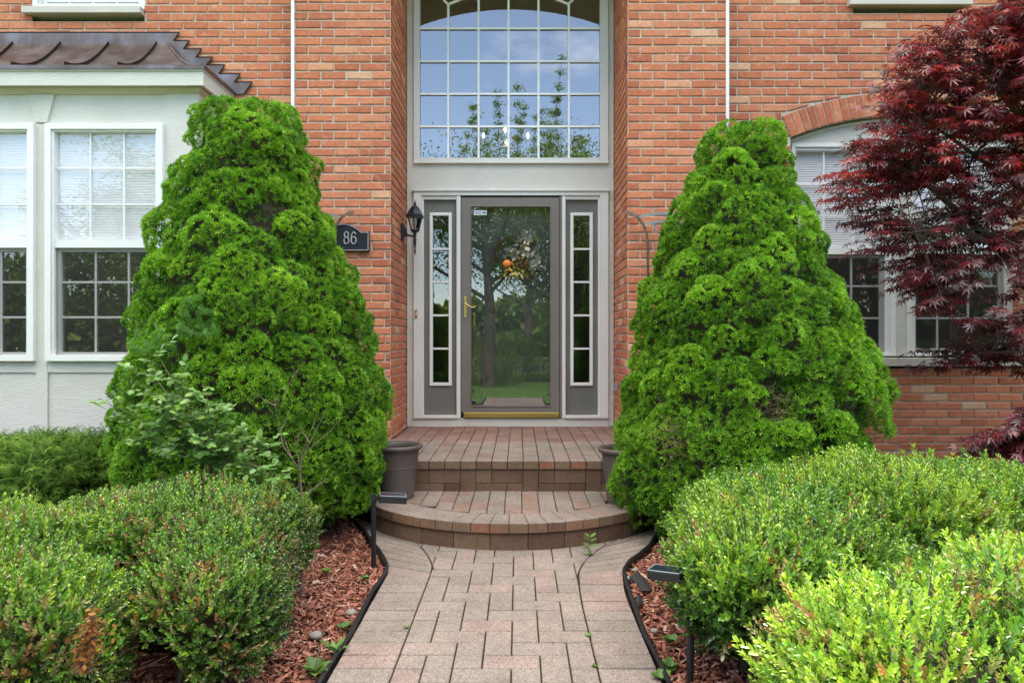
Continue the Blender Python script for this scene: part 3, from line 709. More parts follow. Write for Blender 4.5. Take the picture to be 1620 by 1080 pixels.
# storm door
b = B(); X0, X1, Z0, Z1 = q2(730), q2(884.5), z2(651.5), z2(313.7); G0, G1, H0, H1 = q2(746), q2(870), z2(641.6), z2(328)
yd = Y2-.028
b.box(X0, G0, yd, yd+.035, Z0, Z1); b.box(G1, X1, yd, yd+.035, Z0, Z1); b.box(G0, G1, yd, yd+.035, Z0, H0); b.box(G0, G1, yd, yd+.035, H1, Z1)
for k in (G0-.004, G1+.004): b.box(k-.004, k+.004, yd-.006, yd, H0, H1)
b.box(G0-.008, G1+.008, yd-.006, yd-.0002, H1, H1+.008); b.box(G0-.008, G1+.008, yd-.006, yd-.0002, H0-.008, H0)
b.box(q2(885.2), q2(888.6), Y2-.02, Y2+.02, z2(660), z2(311))
sdoor = b.build('storm_door', TAUPE, house, bevel=.002)
b = B().add([(G0, yd+.018, H0), (G1, yd+.018, H0), (G1, yd+.018, H1), (G0, yd+.018, H1)], [(0, 1, 2, 3)]); b.build('pane', GLASS2, sdoor)
B().box(q2(733.5), X1, yd-.004, yd+.03, z2(659.8), Z0-.001).build('door_sweep', BRASS, sdoor, bevel=.003)
b = B(); b.box(q2(734.6), q2(738.6), yd-.008, yd-.0005, z2(502.5), z2(470)); b.tube([(q2(736.6), yd, z2(480)), (q2(736.6), yd-.05, z2(480))], .007, 8)
b.tube([(q2(736.6), yd-.05, z2(480)), (q2(741), yd-.052, z2(483.5)), (q2(747), yd-.05, z2(487)), (q2(752), yd-.046, z2(486)), (q2(753.5), yd-.044, z2(484))], [.007, .0065, .006, .005, .004], 8)
b.tube([(q2(736.6), yd-.003, z2(495)), (q2(736.6), yd-.012, z2(495))], .008, 8); b.build('handle', BRASS, sdoor, bevel=.002)
b = B(); b.box(q2(750), q2(770), yd+.0145, yd+.017, z2(340.5), z2(333.3), 0)
for k in range(3): b.box(q2(751.5), q2(762), yd+.0135, yd+.0143, z2(335.8+k*1.7), z2(335.1+k*1.7), 1)
b.box(q2(763.5), q2(768.8), yd+.0135, yd+.0143, z2(339), z2(334.8), 1)
b.build('sticker', [VINYL, mat('sticker_blue', (.10, .22, .42), .5)[0]], sdoor)
# inner door with raised panels
yi = Y2+.10; b = B(); b.box(q2(731)-.02, q2(886)+.03, yi, yi+.045, z2(660), z2(311))
def panel(x0, x1, za, zc):
    b.ring(q2(x0), q2(x1), z2(zc), z2(za), .02, yi-.006, yi-.0005); b.prism([(q2(x0)+.035, z2(zc)+.035), (q2(x1)-.035, z2(zc)+.035), (q2(x1)-.035, z2(za)-.035), (q2(x0)+.035, z2(za)-.035)], yi-.008, yi-.0005)
for a in ((757, 801), (816, 860)):
    panel(*a, 345, 478); panel(*a, 490, 640)
idoor = b.build('front_door', GREY, house, bevel=.003)
b = B(); b.box(q2(746.5), q2(750.5), yi-.012, yi-.0005, z2(512), z2(494)); b.tube([(q2(748.5), yi-.01, z2(498)), (q2(748.5), yi-.045, z2(500)), (q2(748.5), yi-.045, z2(512)), (q2(748.5), yi-.01, z2(514))], .006, 8); b.build('handle', BRASS, idoor)
# transom window
b = B(); TX0, TX1, TZ0 = q2(655), q2(962), z2(259); gx0, gx1, gz0 = q2(664.5), q2(949), z2(250.5)
TZ1 = 4.55
b.box(TX0, gx0, Y2-.02, Y2+.05, TZ0, TZ1); b.box(gx1, TX1, Y2-.02, Y2+.05, TZ0, TZ1); b.box(gx0, gx1, Y2-.02, Y2+.05, TZ0, gz0)
b.box(TX0-.004, TX1+.004, Y2-.028, Y2-.001, TZ0-.002, TZ0+.014)
At = Arch(gx0, gx1, 4.28, .2, .05)
poly = [(gx0, TZ1)]+[(gx0+(gx1-gx0)*k/24, At.z_at(gx0+(gx1-gx0)*k/24)) for k in range(25)]+[(gx1, TZ1)]
b.prism(poly, Y2-.018, Y2+.05)
tw = b.build('transom_window', TRIM, house, bevel=.002)
b = B(); mx_ = [709.3, 757.2, 804.5, 851.9, 899.8]; mh = [45.4, 97.4, 149, 200.4]; hm = .0095; ym0, ym1 = Y2-.006, Y2+.008
nodeL, nodeR = (q2(709.3), z2(8.5)), (q2(899.8), z2(6.5))
Ain = Arch(nodeL[0], nodeR[0], z2(7.5), .12, .05)
for p_ in mx_:
    X = q2(p_); zt2 = z2(7.5) if p_ in (709.3, 899.8) else At.z_at(X)
    b.box(X-hm, X+hm, ym0, ym1, gz0, zt2)
xs = [gx0]+[q2(p_) for p_ in mx_]+[gx1]
for py in mh:
    for a, c in zip(xs[:-1], xs[1:]): b.box(a+hm*(a != gx0), c-hm*(c != gx1), ym0+.001, ym1-.001, z2(py)-hm, z2(py)+hm)
def bar(p, r_, t=hm):
    p, r_ = Vector((p[0], 0, p[1])), Vector((r_[0], 0, r_[1])); d = r_-p; n_ = Vector((-d.z, 0, d.x)).normalized()*t
    b.prism([((p+n_).x, (p+n_).z), ((p-n_).x, (p-n_).z), ((r_-n_).x, (r_-n_).z), ((r_+n_).x, (r_+n_).z)], ym0-.001, ym1+.001)
ap = [(nodeL[0]+(nodeR[0]-nodeL[0])*k/10, 0) for k in range(11)]; ap = [(x, Ain.z_at(x)) for x, _ in ap]
for k in range(10): bar(ap[k], ap[k+1])
bar(nodeL, (q2(696), z2(-6))); bar(nodeR, (q2(915), z2(-8)))
b.build('muntin', mat('muntin_white', (.9, .9, .9), .5)[0], tw)
b = B(); b.add([(gx0, Y2+.012, gz0), (gx1, Y2+.012, gz0), (gx1, Y2+.012, TZ1), (gx0, Y2+.012, TZ1)], [(0, 1, 2, 3)]); b.build('pane', GLASS, tw)
b = B(); b.box(RX0, RX1, Y2+.06, Y2+.1, 4.5, 5.6); b.box(-1.85, RX0+.05, Y2+.06, Y2+.1, .3, 5.6); b.box(RX1-.05, 1.5, Y2+.06, Y2+.1, .3, 5.6); b.build('entry_partition', INT, house)
# chandelier in the foyer
EMI = bpy.data.materials.new('lit_bulb'); EMI.use_nodes = True; pe = EMI.node_tree.nodes['Principled BSDF']; pe.inputs['Emission Color'].default_value = (1, .62, .3, 1); pe.inputs['Emission Strength'].default_value = 3
cc = P(800, 222, 8.0); ch = empty('chandelier', cc, 'small lit crystal chandelier hanging in the foyer behind the arched window', 'chandelier')
b = B(); b.tube([cc+Vector((0, 0, 2.1)), cc+Vector((0, 0, .3))], .008, 6); rb = [cc+Vector((.26*math.cos(a), .26*math.sin(a), 0)) for a in np.linspace(0, 2*math.pi, 17)]; b.tube(rb, .012, 6)
for k in range(0, 16, 2): b.tube([cc+Vector((0, 0, .3)), cc+(rb[k]-cc)*.5+Vector((0, 0, -.02)), rb[k]], .007, 5)
b.build('arm', BRASS, ch)
for k in range(0, 16, 4):
    b = B(); b.lathe([(0, 0), (.012, .01), (.016, .03), (.008, .06), (0, .075)], rb[k]+Vector((0, 0, .02)), 8); b.build('bulb', EMI, ch)
CRY = m_glass('crystal_glass', .5)
for k in range(28):
    b = B(); a = random.random()*6.283; r_ = .3*math.sqrt(random.random()); c = cc+Vector((r_*math.cos(a), r_*math.sin(a), random.uniform(-.12, .25)))
    b.lathe([(0, -.018), (.008, 0), (0, .012)], c, 4); b.build('crystal', CRY, ch)

# ------------------------------------------------------------------ small fixtures
lan = empty('wall_lantern', (RX0, 5.93, WZ(368, 1080/5.93)), 'black carriage lantern with clear glass mounted on the brick left of the door', 'wall lantern')
lc = P(656.5, 0, 5.93); Lx = lc.x; s5 = 1080/5.93; lz = lambda py: WZ(py, s5)
b = B(); b.obox((RX0+.012, 5.93, lz(367)), (.012, 0, 0), (0, .03, 0), (0, 0, .07)); b.obox((RX0+.024, 5.93, lz(367)), (.008, 0, 0), (0, .02, 0), (0, 0, .045))
b.tube([(RX0+.02, 5.93, lz(362)), (RX0+.045, 5.93, lz(372)), (Lx-.04, 5.93, lz(373)), (Lx, 5.93, lz(374))], [.028, .014, .010, .009], 8); b.build('bracket', BLACKM, lan, bevel=.002)
b = B(); b.lathe([(0, lz(405)), (.004, lz(402)), (.006, lz(399)), (.011, lz(397)), (.005, lz(395)), (.012, lz(386)), (.014, lz(378)), (.008, lz(375)), (.016, lz(372)), (.012, lz(369)), (.035, lz(366)), (.042, lz(364)), (0, lz(363.5))], (Lx, 5.93, 0), 12)
b.build('finial', BLACKM, lan, smooth=True)
b = B(); n4 = 6
zr0, zr1 = lz(364), lz(342.5); r0, r1 = .036, .067
for k in range(n4):
    a = math.pi*2*(k+.5)/n4; c, s_ = math.cos(a), math.sin(a)
    b.tube([(Lx+r0*c, 5.93+r0*s_, zr0), (Lx+r1*c, 5.93+r1*s_, zr1)], .0042, 5)
b.build('cage', BLACKM, lan)
b = B(); b.lathe([(.084, lz(344)), (.086, lz(342)), (.075, lz(340)), (.055, lz(333)), (.030, lz(327)), (.012, lz(325)), (.009, lz(324)), (.014, lz(322.5)), (.008, lz(321)), (.005, lz(318)), (.0, lz(315))], (Lx, 5.93, 0), n4); b.lathe([(0, lz(343.5)), (.084, lz(344))], (Lx, 5.93, 0), n4)
b.build('cap', BLACKM, lan)
b = B(); b.lathe([(r0-.002, zr0), (r1-.002, zr1)], (Lx, 5.93, 0), n4); b.build('glass', GLASS3, lan)
b = B(); b.lathe([(.010, zr0), (.010, zr0+.035), (.013, zr0+.04), (.018, zr0+.07), (.016, zr0+.10), (0, zr0+.115)], (Lx, 5.93, 0), 10); b.build('bulb', mat('frosted_bulb', (.75, .75, .68), .4)[0], lan)

# address plaque
YP = Y1-.03; sp = 1080/YP; pxx = lambda px: WX(px, sp); pzz = lambda py: WZ(py, sp)
pl = empty('address_plaque', (pxx(543), YP+.02, pzz(376)), 'black arched house number plaque on brick behind the left conifer', 'sign')
def plaque_poly(ins):
    x0, x1 = pxx(502)+ins, pxx(584)-ins; zb_, zs_, zt__ = pzz(397.5)+ins, pzz(366.5)-ins, pzz(353.5)-ins; xa, xb = pxx(514)+ins*.4, pxx(572)-ins*.4
    pts = [(x0, zb_), (x1, zb_), (x1, zs_)]
    for k in range(13):
        t = k/12; x = xb+(xa-xb)*t; pts.append((x, zs_+(zt__-zs_)*math.sin(math.pi*t)**.8))
    return pts+[(x0, zs_)]
B().prism(plaque_poly(0)[::-1], YP, YP+.028).build('plate', BLACKM, pl, bevel=.002)
pp = plaque_poly(.008); b = B()
for k in range(len(pp)): 
    a, c = pp[k], pp[(k+1) % len(pp)]; b.tube([(a[0], YP-.002, a[1]), (c[0], YP-.002, c[1])], .0035, 6)
b.build('border', mat('worn_silver', (.35, .36, .37), .5, .6)[0], pl)
NUM = mat('number_metal', (.40, .39, .36), .45, .5)[0]
def digit(cx, strokes):
    bb = B()
    for st in strokes: bb.tube([(cx+x*.023, YP-.004, pzz(386)+(z*.095)) for x, z in st], .0052, 6)
    return bb
def ellp(cx, cz, rx, rz_, a0=0, a1=360, n=18): return [(cx+rx*math.cos(R(a0+(a1-a0)*k/n)), cz+rz_*math.sin(R(a0+(a1-a0)*k/n))) for k in range(n+1)]
digit(pxx(548.2), [ellp(0, .78, .72, .22), ellp(0, .28, .85, .28)]).build('number', NUM, pl)
digit(pxx(559.7), [ellp(0, .30, .85, .30), [(-.85, .3), (-.82, .6), (-.6, .85), (-.1, 1.0), (.4, .95), (.6, .82)]]).build('number', NUM, pl)

# doorbell, outlet
b = B(); sx_ = q2(659.3); b.box(sx_-.011, sx_+.011, Y2-.042, Y2-.031, z2(503), z2(490), 0); b.obox((sx_, Y2-.045, z2(496.5)), (.004, 0, 0), (0, .003, 0), (0, 0, .016), 1)
tag(b.build('doorbell', [BRASS, VINYL], bevel=.002), 'small gold rimmed doorbell button on the white casing left of the door', 'doorbell')
oy = (RX1)*1080/(976-820); b = B(); b.box(RX1-.018, RX1-.0005, oy-.035, oy+.035, WZ(618, 1080/oy), WZ(606, 1080/oy))
b.box(RX1-.024, RX1-.0185, oy-.02, oy+.02, WZ(616, 1080/oy), WZ(608, 1080/oy))
tag(b.build('outlet_box', mat('grey_plastic', (.28, .3, .31), .5)[0], bevel=.002), 'small grey outdoor outlet box low on the brick right of the door', 'outlet')

# metal wall ornaments (curved strip frames)
def strip(b, pts, w_, t_=.008):
    pts = [Vector(p) for p in pts]; N = len(pts); vs = []; fs = []
    for i, p in enumerate(pts):
        t = (pts[min(i+1, N-1)]-pts[max(i-1, 0)]).normalized(); n_ = Vector((t.z, 0, -t.x)).normalized()*t_; yv = Vector((0, w_/2, 0))
        if abs(t.y) > .9: n_ = Vector((0, 0, t_))
        vs += [p-n_-yv, p+n_-yv, p+n_+yv, p-n_+yv]
    for i in range(N-1):
        for j in range(4): fs.append((4*i+j, 4*i+(j+1) % 4, 4*i+4+(j+1) % 4, 4*i+4+j))
    b.add(vs, fs)
STEEL = mat('brushed_steel', (.42, .40, .38), .35, .8)[0]
def ornament(xc, s, lab):
    o = empty('metal_trellis', (xc, Y1-.06, 0), lab, 'trellis', 'curved metal trellises on the entrance wall')
    hw_ = .13; y = Y1-.07; zt0 = WZ(400, 1080/y)
    for sg in (-1, 1):
        pts = [(xc+sg*hw_*.9, y, .2), (xc+sg*hw_*.9, y, 1.2), (xc+sg*hw_, y, zt0-.05), (xc+sg*(hw_-.003), y, zt0+.06), (xc+sg*(hw_+.01), y, zt0+.16), (xc+sg*(hw_+.035), y, zt0+.22), (xc+sg*(hw_+.075), y, zt0+.275), (xc+sg*(hw_+.125), y, zt0+.31), (xc+sg*(hw_+.17), y, zt0+.322)]
        b = B(); strip(b, pts, .012, .009); b.build('upright', BRONZE, o)
    b = B()
    for dz, cv in ((.30, .045), (.24, .05)):
        n_ = 12; vs = []
        for k in range(n_+1):
            u = k/n_*2-1; X = xc+u*(hw_+.07-.04*(dz < .28)); Z = zt0+dz-cv*(u*u)*.5; yy = y-.03-.02*(1-u*u)
            vs += [(X, yy, Z-.011), (X, yy, Z+.011)]
        b.add(vs, [(2*k, 2*k+2, 2*k+3, 2*k+1) for k in range(n_)]); b.build('band', STEEL, o); b = B()
    b.box(xc-.006-.08*s, xc+.012-.08*s, y-.04, y-.036, zt0+.15, zt0+.235); b.build('tie', STEEL, o); b = B(); b.box(xc-.006+.08*s, xc+.012+.08*s, y-.04, y-.036, zt0+.15, zt0+.235)
    b.build('tie', STEEL, o); b = B(); b.box(xc-hw_, xc+hw_, y-.006, y-.002, zt0-.2, zt0-.18); b.build('cross_bar', STEEL, o)
ornament(WX(1048, S1), 1, 'bronze strip metal trellis with horn shaped ends right of the door')
ornament(WX(503, S1), -1, 'bronze strip metal trellis with horn shaped ends above the number plaque')

# wreath
WC = Vector((q2(813), yi-.070, z2(405))); wr = empty('wreath', WC, 'autumn twig wreath with orange pumpkin and lace ribbon on the front door', 'wreath')
b = B()
for k in range(26):
    ph = random.random()*6.28; rr_ = .17+random.uniform(-.016, .016); n_ = 26; a0 = random.random()*6.28; ln = random.uniform(2.5, 6)
    b.tube([WC+Vector((rr_*math.cos(a0+ln*i/n_)+.004*math.sin(i*1.3+ph), .014*math.sin(i*.9+ph), rr_*math.sin(a0+ln*i/n_)+.004*math.cos(i*1.7+ph))) for i in range(n_)], .003, 4, v=random.random())
b.build('twig_ring', mat('wreath_twig', (.22, .11, .05), .8)[0], wr)
def scatter(name, tv, tf, pos, Rm, scl, mats, parent=None, v=None, smooth=False):
    N = len(pos); k = len(tv); V = np.einsum('nij,kj->nki', Rm, tv)*np.asarray(scl).reshape(-1, 1, 1)+pos[:, None, :]
    Fc = (tf[None]+(np.arange(N)*k)[:, None, None]).reshape(-1, tf.shape[1])
    vv = np.repeat(v, len(tf)) if v is not None and np.ndim(v) == 1 else (v.ravel() if v is not None else None)
    return np_mesh(name, V.reshape(-1, 3), Fc, mats, parent, vv, smooth=smooth)
def frames(nrm, up=None, spin=True):
    """rotation matrices whose z axis is nrm, random spin"""
    n = nrm/np.linalg.norm(nrm, axis=1, keepdims=True); r_ = rng.normal(size=n.shape) if spin else np.tile(up, (len(n), 1))
    a = np.cross(r_, n); a /= np.linalg.norm(a, axis=1, keepdims=True)+1e-9; c = np.cross(n, a)
    return np.stack([a, c, n], axis=2)
LEAFV = np.array([(0, 0, 0), (.28, .30, .06), (.26, .72, .04), (0, 1, -.04), (-.26, .72, .04), (-.28, .30, .06)], float)
LEAFF = np.array([(0, 1, 2, 3), (0, 3, 4, 5)])
def blob_leaves(name, center, spread, n, size, m, lo, hi, parent):
    pos = np.array(center)+rng.normal(size=(n, 3))*np.array(spread); nr = rng.normal(size=(n, 3)); nr[:, 1] -= 1.0
    return scatter(name, LEAFV, LEAFF, pos, frames(nr), size*rng.uniform(.7, 1.3, n), m, parent, rng.uniform(lo, hi, n))
LACE = m_leaf('lace', [(0, (.5, .36, .28)), (1, (.9, .85, .78))], .2, .8, 20); AUT = m_leaf('autumn_leaf', [(0, (.25, .07, .04)), (.4, (.55, .25, .05)), (.7, (.5, .46, .10)), (1, (.65, .58, .18))], .2, .7, 15)
def W(px, py): return (q2(px), yi-.078, z2(py))
blob_leaves('foliage', W(812, 432), (.06, .02, .028), 150, .045, AUT, .3, 1, wr); blob_leaves('foliage', W(787, 425), (.025, .02, .03), 60, .04, WEED, 0, .6, wr)
blob_leaves('berries', W(822, 415), (.05, .02, .035), 90, .035, AUT, 0, .7, wr)
blob_leaves('ribbon', W(835, 378), (.035, .02, .045), 60, .06, LACE, .2, 1, wr); blob_leaves('ribbon', W(843, 412), (.022, .015, .06), 60, .06, LACE, .2, 1, wr); blob_leaves('ribbon', W(812, 400), (.045, .015, .02), 40, .05, LACE, .5, 1, wr)
b = B(); pc = Vector(W(802, 417)); n_ = 32; prof = []
for i in range(9):
    a = math.pi*i/8; vs = []
    for j in range(n_):
        q_ = 2*math.pi*j/n_; rr_ = .052*(math.sin(a)+.0)*(1-.12*abs(math.cos(q_*4)))
        vs.append((pc.x+rr_*math.cos(q_), pc.y-.01+rr_*math.sin(q_)*.8, pc.z+.040*math.cos(a)))
    prof += vs
b.add(prof, [(i*n_+j, i*n_+(j+1) % n_, (i+1)*n_+(j+1) % n_, (i+1)*n_+j) for i in range(8) for j in range(n_)]); b.build('pumpkin', mat('pumpkin_orange', (.85, .22, .04), .5)[0], wr, smooth=True)

# planters
def planter(x, y, lab):
    o = empty('planter', (x, y, .149), lab, 'planter', 'brown plastic planters on the lower step'); z = .149
    b = B(); n_ = 72; prof = [(.098, 0), (.102, .003), (.112, .12), (.121, .19), (.1235, .192), (.1225, .2), (.134, .30), (.136, .305)]
    k0 = len(b.V)
    for r_, h in prof:
        for j in range(n_):
            a = 2*math.pi*j/n_; r2 = r_*(1-.008*(j % 2)) if .003 < h < .19 else r_
            b.V.append((x+r2*math.cos(a), y+r2*math.sin(a), z+h))
    for i in range(len(prof)-1):
        for j in range(n_): b.F.append([k0+i*n_+j, k0+i*n_+(j+1) % n_, k0+(i+1)*n_+(j+1) % n_, k0+(i+1)*n_+j]); b.m.append(0); b.v.append(.5)
    b.lathe([(.128, .30), (.12, .20), (.105, .1), (0, .1)], (x, y, z), 36); b.build('pot', POT, o)
    b = B(); b.lathe([(.134, .300), (.150, .302), (.156, .310), (.157, .320), (.153, .328), (.146, .331), (.138, .328), (.128, .315), (.126, .298)], (x, y, z), 60); b.build('rim', POT, o, smooth=True)
    B().lathe([(.122, .225), (.06, .235), (0, .23)], (x, y, z), 24).build('soil', SOIL, o)
planter(-.755, 4.27, 'empty brown plastic planter on the lower step beside the left conifer')
planter(.64, 4.15, 'empty brown plastic planter on the lower step beside the right conifer')

# solar lights
def solar(x, y, h, ang, tilt, lab, sc_=1.0):
    o = empty('solar_light', (x, y, 0), lab, 'solar light', 'black solar lights on stakes beside the path')
    b = B(); b.tube([(x, y, -.06), (x, y, h)], .0125, 10); b.build('stake', BLACKP, o)
    d = Vector((math.cos(ang), math.sin(ang), 0)); s_ = Vector((-d.y, d.x, 0)); up = Vector((0, 0, 1)); M_ = Matrix.Rotation(tilt, 3, s_)
    d2, u2 = M_ @ d, M_ @ up
    b = B(); b.tube([Vector((x, y, h-.01))-s_*.014, Vector((x, y, h-.01))+s_*.014], .016, 12); b.obox(Vector((x, y, h-.012))+d2*.02, d2*.018, s_*.008, u2*.006); b.build('hinge', BLACKP, o)
    c = Vector((x, y, h-.012))+d2*(.095*sc_); b = B(); b.obox(c, d2*.068*sc_, s_*.043*sc_, u2*.017*sc_); hd = b.build('head', BLACKP, o, bevel=.003)
    b = B(); b.obox(c+u2*(.0195*sc_), d2*.062*sc_, s_*.037*sc_, u2*.0012); b.build('solar_panel', SOLAR, hd)
    b = B()
    for a_, e_ in ((d2*.065, s_*.040), (s_*.040, d2*.065)):
        for g_ in (-1, 1): b.tube([c+u2*(.019*sc_)+(a_*g_+e_)*sc_, c+u2*(.019*sc_)+(a_*g_-e_)*sc_], .0016, 4)
    b.build('panel_rim', mat('rim_grey', (.25, .27, .3), .4)[0], hd)
SOLAR = mat('solar_cell', (.008, .012, .03), .12, 0, .8)[0]
pL = P(591, 893, 1.12*1080/(893-540)); solar(pL.x, pL.y, .35, R(14), R(6), 'black solar stake light standing in mulch left of the path')
pR = P(1092, 1076, 1.12*1080/(1076-540)); solar(pR.x, pR.y, .355, R(146), R(4), 'black solar stake light right of the path half hidden by the hedge', .85)

# ------------------------------------------------------------------ mulch chips
def chips(n, xr, yr, keep, zf, size=(.012, .04)):
    x = rng.uniform(*xr, n); y = rng.uniform(*yr, n); k = keep(x, y); x, y = x[k], y[k]; n = len(x)
    tv = np.array([(-1, -.9, -.3), (-.3, -1, .1), (1, -.7, -.2), (1, .6, -.3), (.2, 1, .15), (-1, .8, -.2), (-.9, -.7, .5), (.9, -.5, .6), (.85, .5, .5), (-.85, .6, .6)], float)
    tf = [(6, 7, 8, 9), (0, 2, 7, 6), (2, 3, 8, 7), (3, 5, 9, 8), (5, 0, 6, 9)]
    ln = rng.uniform(size[0], size[1], n)*rng.uniform(.4, 1, n); wd = ln*rng.uniform(.15, .5, n); th = rng.uniform(.0015, .004, n)
    nr = rng.normal(size=(n, 3))*.45+np.array([0, 0, 1]); fr = frames(nr)
    S = np.stack([ln, wd, th], axis=1)/2*np.array([1, 1, 2.0]); loc = tv[None]*S[:, None, :]
    V = np.einsum('nij,nkj->nki', fr, loc)+np.stack([x, y, zf(x, y)+rng.uniform(0, .014, n)], 1)[:, None, :]
    v = np.clip(rng.normal(.55, .24, n), 0, 1)
    return V.reshape(-1, 3), (np.array(tf)[None]+(np.arange(n)*10)[:, None, None]).reshape(-1, 4), np.repeat(v, 5)
def keepL(x, y): return (x < np.interp(y, [a for a, c in OL], [c for a, c in OL])-.03) & ~((((x-CX)/EA)**2+((y-CY)/EB)**2 < 1) | ((y > 4.44) & (x > -1.12)))
def keepR(x, y): return (x > np.interp(y, [a for a, c in OR_], [c for a, c in OR_])+.03) & ~((((x-CX)/EA)**2+((y-CY)/EB)**2 < 1) | ((y > 4.44) & (x < 1.0)))
zf = lambda x, y: -.022+.008*np.sin(x*9)*np.cos(y*7)
parts = [chips(18000, (-1.7, -.6), (1.9, 4.6), keepL, zf, (.016, .058)), chips(15000, (.45, 1.5), (1.9, 4.4), keepR, zf, (.016, .058)), chips(12000, (-3.6, -1.7), (1.6, 5.0), keepL, zf, (.02, .05)), chips(8000, (1.5, 4.5), (1.8, 5.5), keepR, zf, (.02, .05))]
Vs, Fs, vs_, o_ = [], [], [], 0
for V_, F_, v_ in parts: Vs.append(V_); Fs.append(F_+o_); vs_.append(v_); o_ += len(V_)
tag(np_mesh('mulch', np.concatenate(Vs), np.concatenate(Fs), MULCH, None, np.concatenate(vs_)), 'red dyed wood chip mulch spread over the planting beds', 'mulch', kind='stuff')

# stones and torn fabric in the right bed
def stone(c, r_, lab):
    b = B(); prof = [(r_*math.sin(math.pi*i/8), -r_*.7*math.cos(math.pi*i/8)) for i in range(9)]; b.lathe(prof, (0, 0, 0), 12)
    b.V = [(x*(1+.15*math.sin(5*x/r_+2*z/r_))*1.2, y*(1+.1*math.cos(3*z/r_)), z) for x, y, z in b.V]
    o = b.build('stone', m_paint('stone', (.15, .135, .115), (.27, .25, .22), .85), smooth=True); o.location = c
    tag(o, lab, 'stone', 'loose stones in the mulch')
def gp(px, py, z=0): d = (EYE-z)*1080/(py-540); return ((px-820)*d/1080, d, z)
stone(gp(1005, 901), .014, 'round pale stone in the mulch by the right edging bend'); stone(gp(996, 914), .016, 'grey stone touching the right edging below the round pale stone')
stone(gp(556, 968), .02, 'flat grey stone in the mulch beside the left edging'); stone(gp(500, 1004), .022, 'largest pale stone in the mulch right of the left hedge')
stone(gp(1036, 997), .014, 'small stone in the lower mulch right of the path')
b = B(); FAB = m_paint('weed_fabric', (.012, .012, .013), (.03, .03, .03), .8)
def scrap(pts, lab):
    pts = [Vector(gp(*p))+Vector((0, 0, random.uniform(.004, .016))) for p in pts]; c = sum(pts, Vector())/len(pts)+Vector((0, 0, .012)); n_ = len(pts)
    bb = B().add(pts+[c], [(i, (i+1) % n_, n_) for i in range(n_)]); bb.add([p-Vector((0, 0, .004)) for p in pts], [tuple(range(n_))]); tag(bb.build('fabric_scrap', FAB), lab, 'fabric', 'torn weed fabric scraps in the mulch')
scrap([(995, 915), (1010, 909), (1022, 917), (1030, 930), (1028, 937), (1015, 936), (1008, 925)], 'larger scrap of black weed fabric in mulch beside the right edging')
scrap([(1005, 948), (1013, 945), (1018, 953), (1010, 963), (1007, 956)], 'smaller scrap of black weed fabric in mulch below the larger one')

# ------------------------------------------------------------------ conifers
def core_mesh(name, prof, c, m, parent, amp=.03, n=28):
    b = B(); vs = []
    for r_, z, xc_ in prof:
        for j in range(n):
            a = 2*math.pi*j/n; rr_ = max(0, r_+amp*math.sin(3*a+z*9)*math.cos(z*7+a)); vs.append((xc_+rr_*math.cos(a), c[1]+rr_*math.sin(a), z))
    b.add(vs, [(i*n+j, i*n+(j+1) % n, (i+1)*n+(j+1) % n, (i+1)*n+j) for i in range(len(prof)-1) for j in range(n)]); return b.build(name, m, parent)
def tuft_template(nn, seed, ln=1.0, wd=.24, lo=5, hi=92):
    r_ = np.random.default_rng(seed); V = []; Fc = []
    for k in range(nn):
        th = R(lo+(hi-lo)*((k+.5)/nn)**.75); ph = k*2.4+r_.uniform(-.3, .3); d = np.array([math.sin(th)*math.cos(ph), math.sin(th)*math.sin(ph), math.cos(th)])
        s_ = np.cross(d, r_.normal(size=3)); s_ /= np.linalg.norm(s_); l_ = ln*r_.uniform(.8, 1.15); i = len(V)
        V += [d*.05-s_*wd/2, d*l_*.55-s_*wd*.42, d*l_, d*l_*.55+s_*wd*.42]; Fc.append((i, i+1, i+2, i+3))
    return np.array(V), np.array(Fc)
TUFT = tuft_template(11, 3, 1.0, .30, 6, 82)
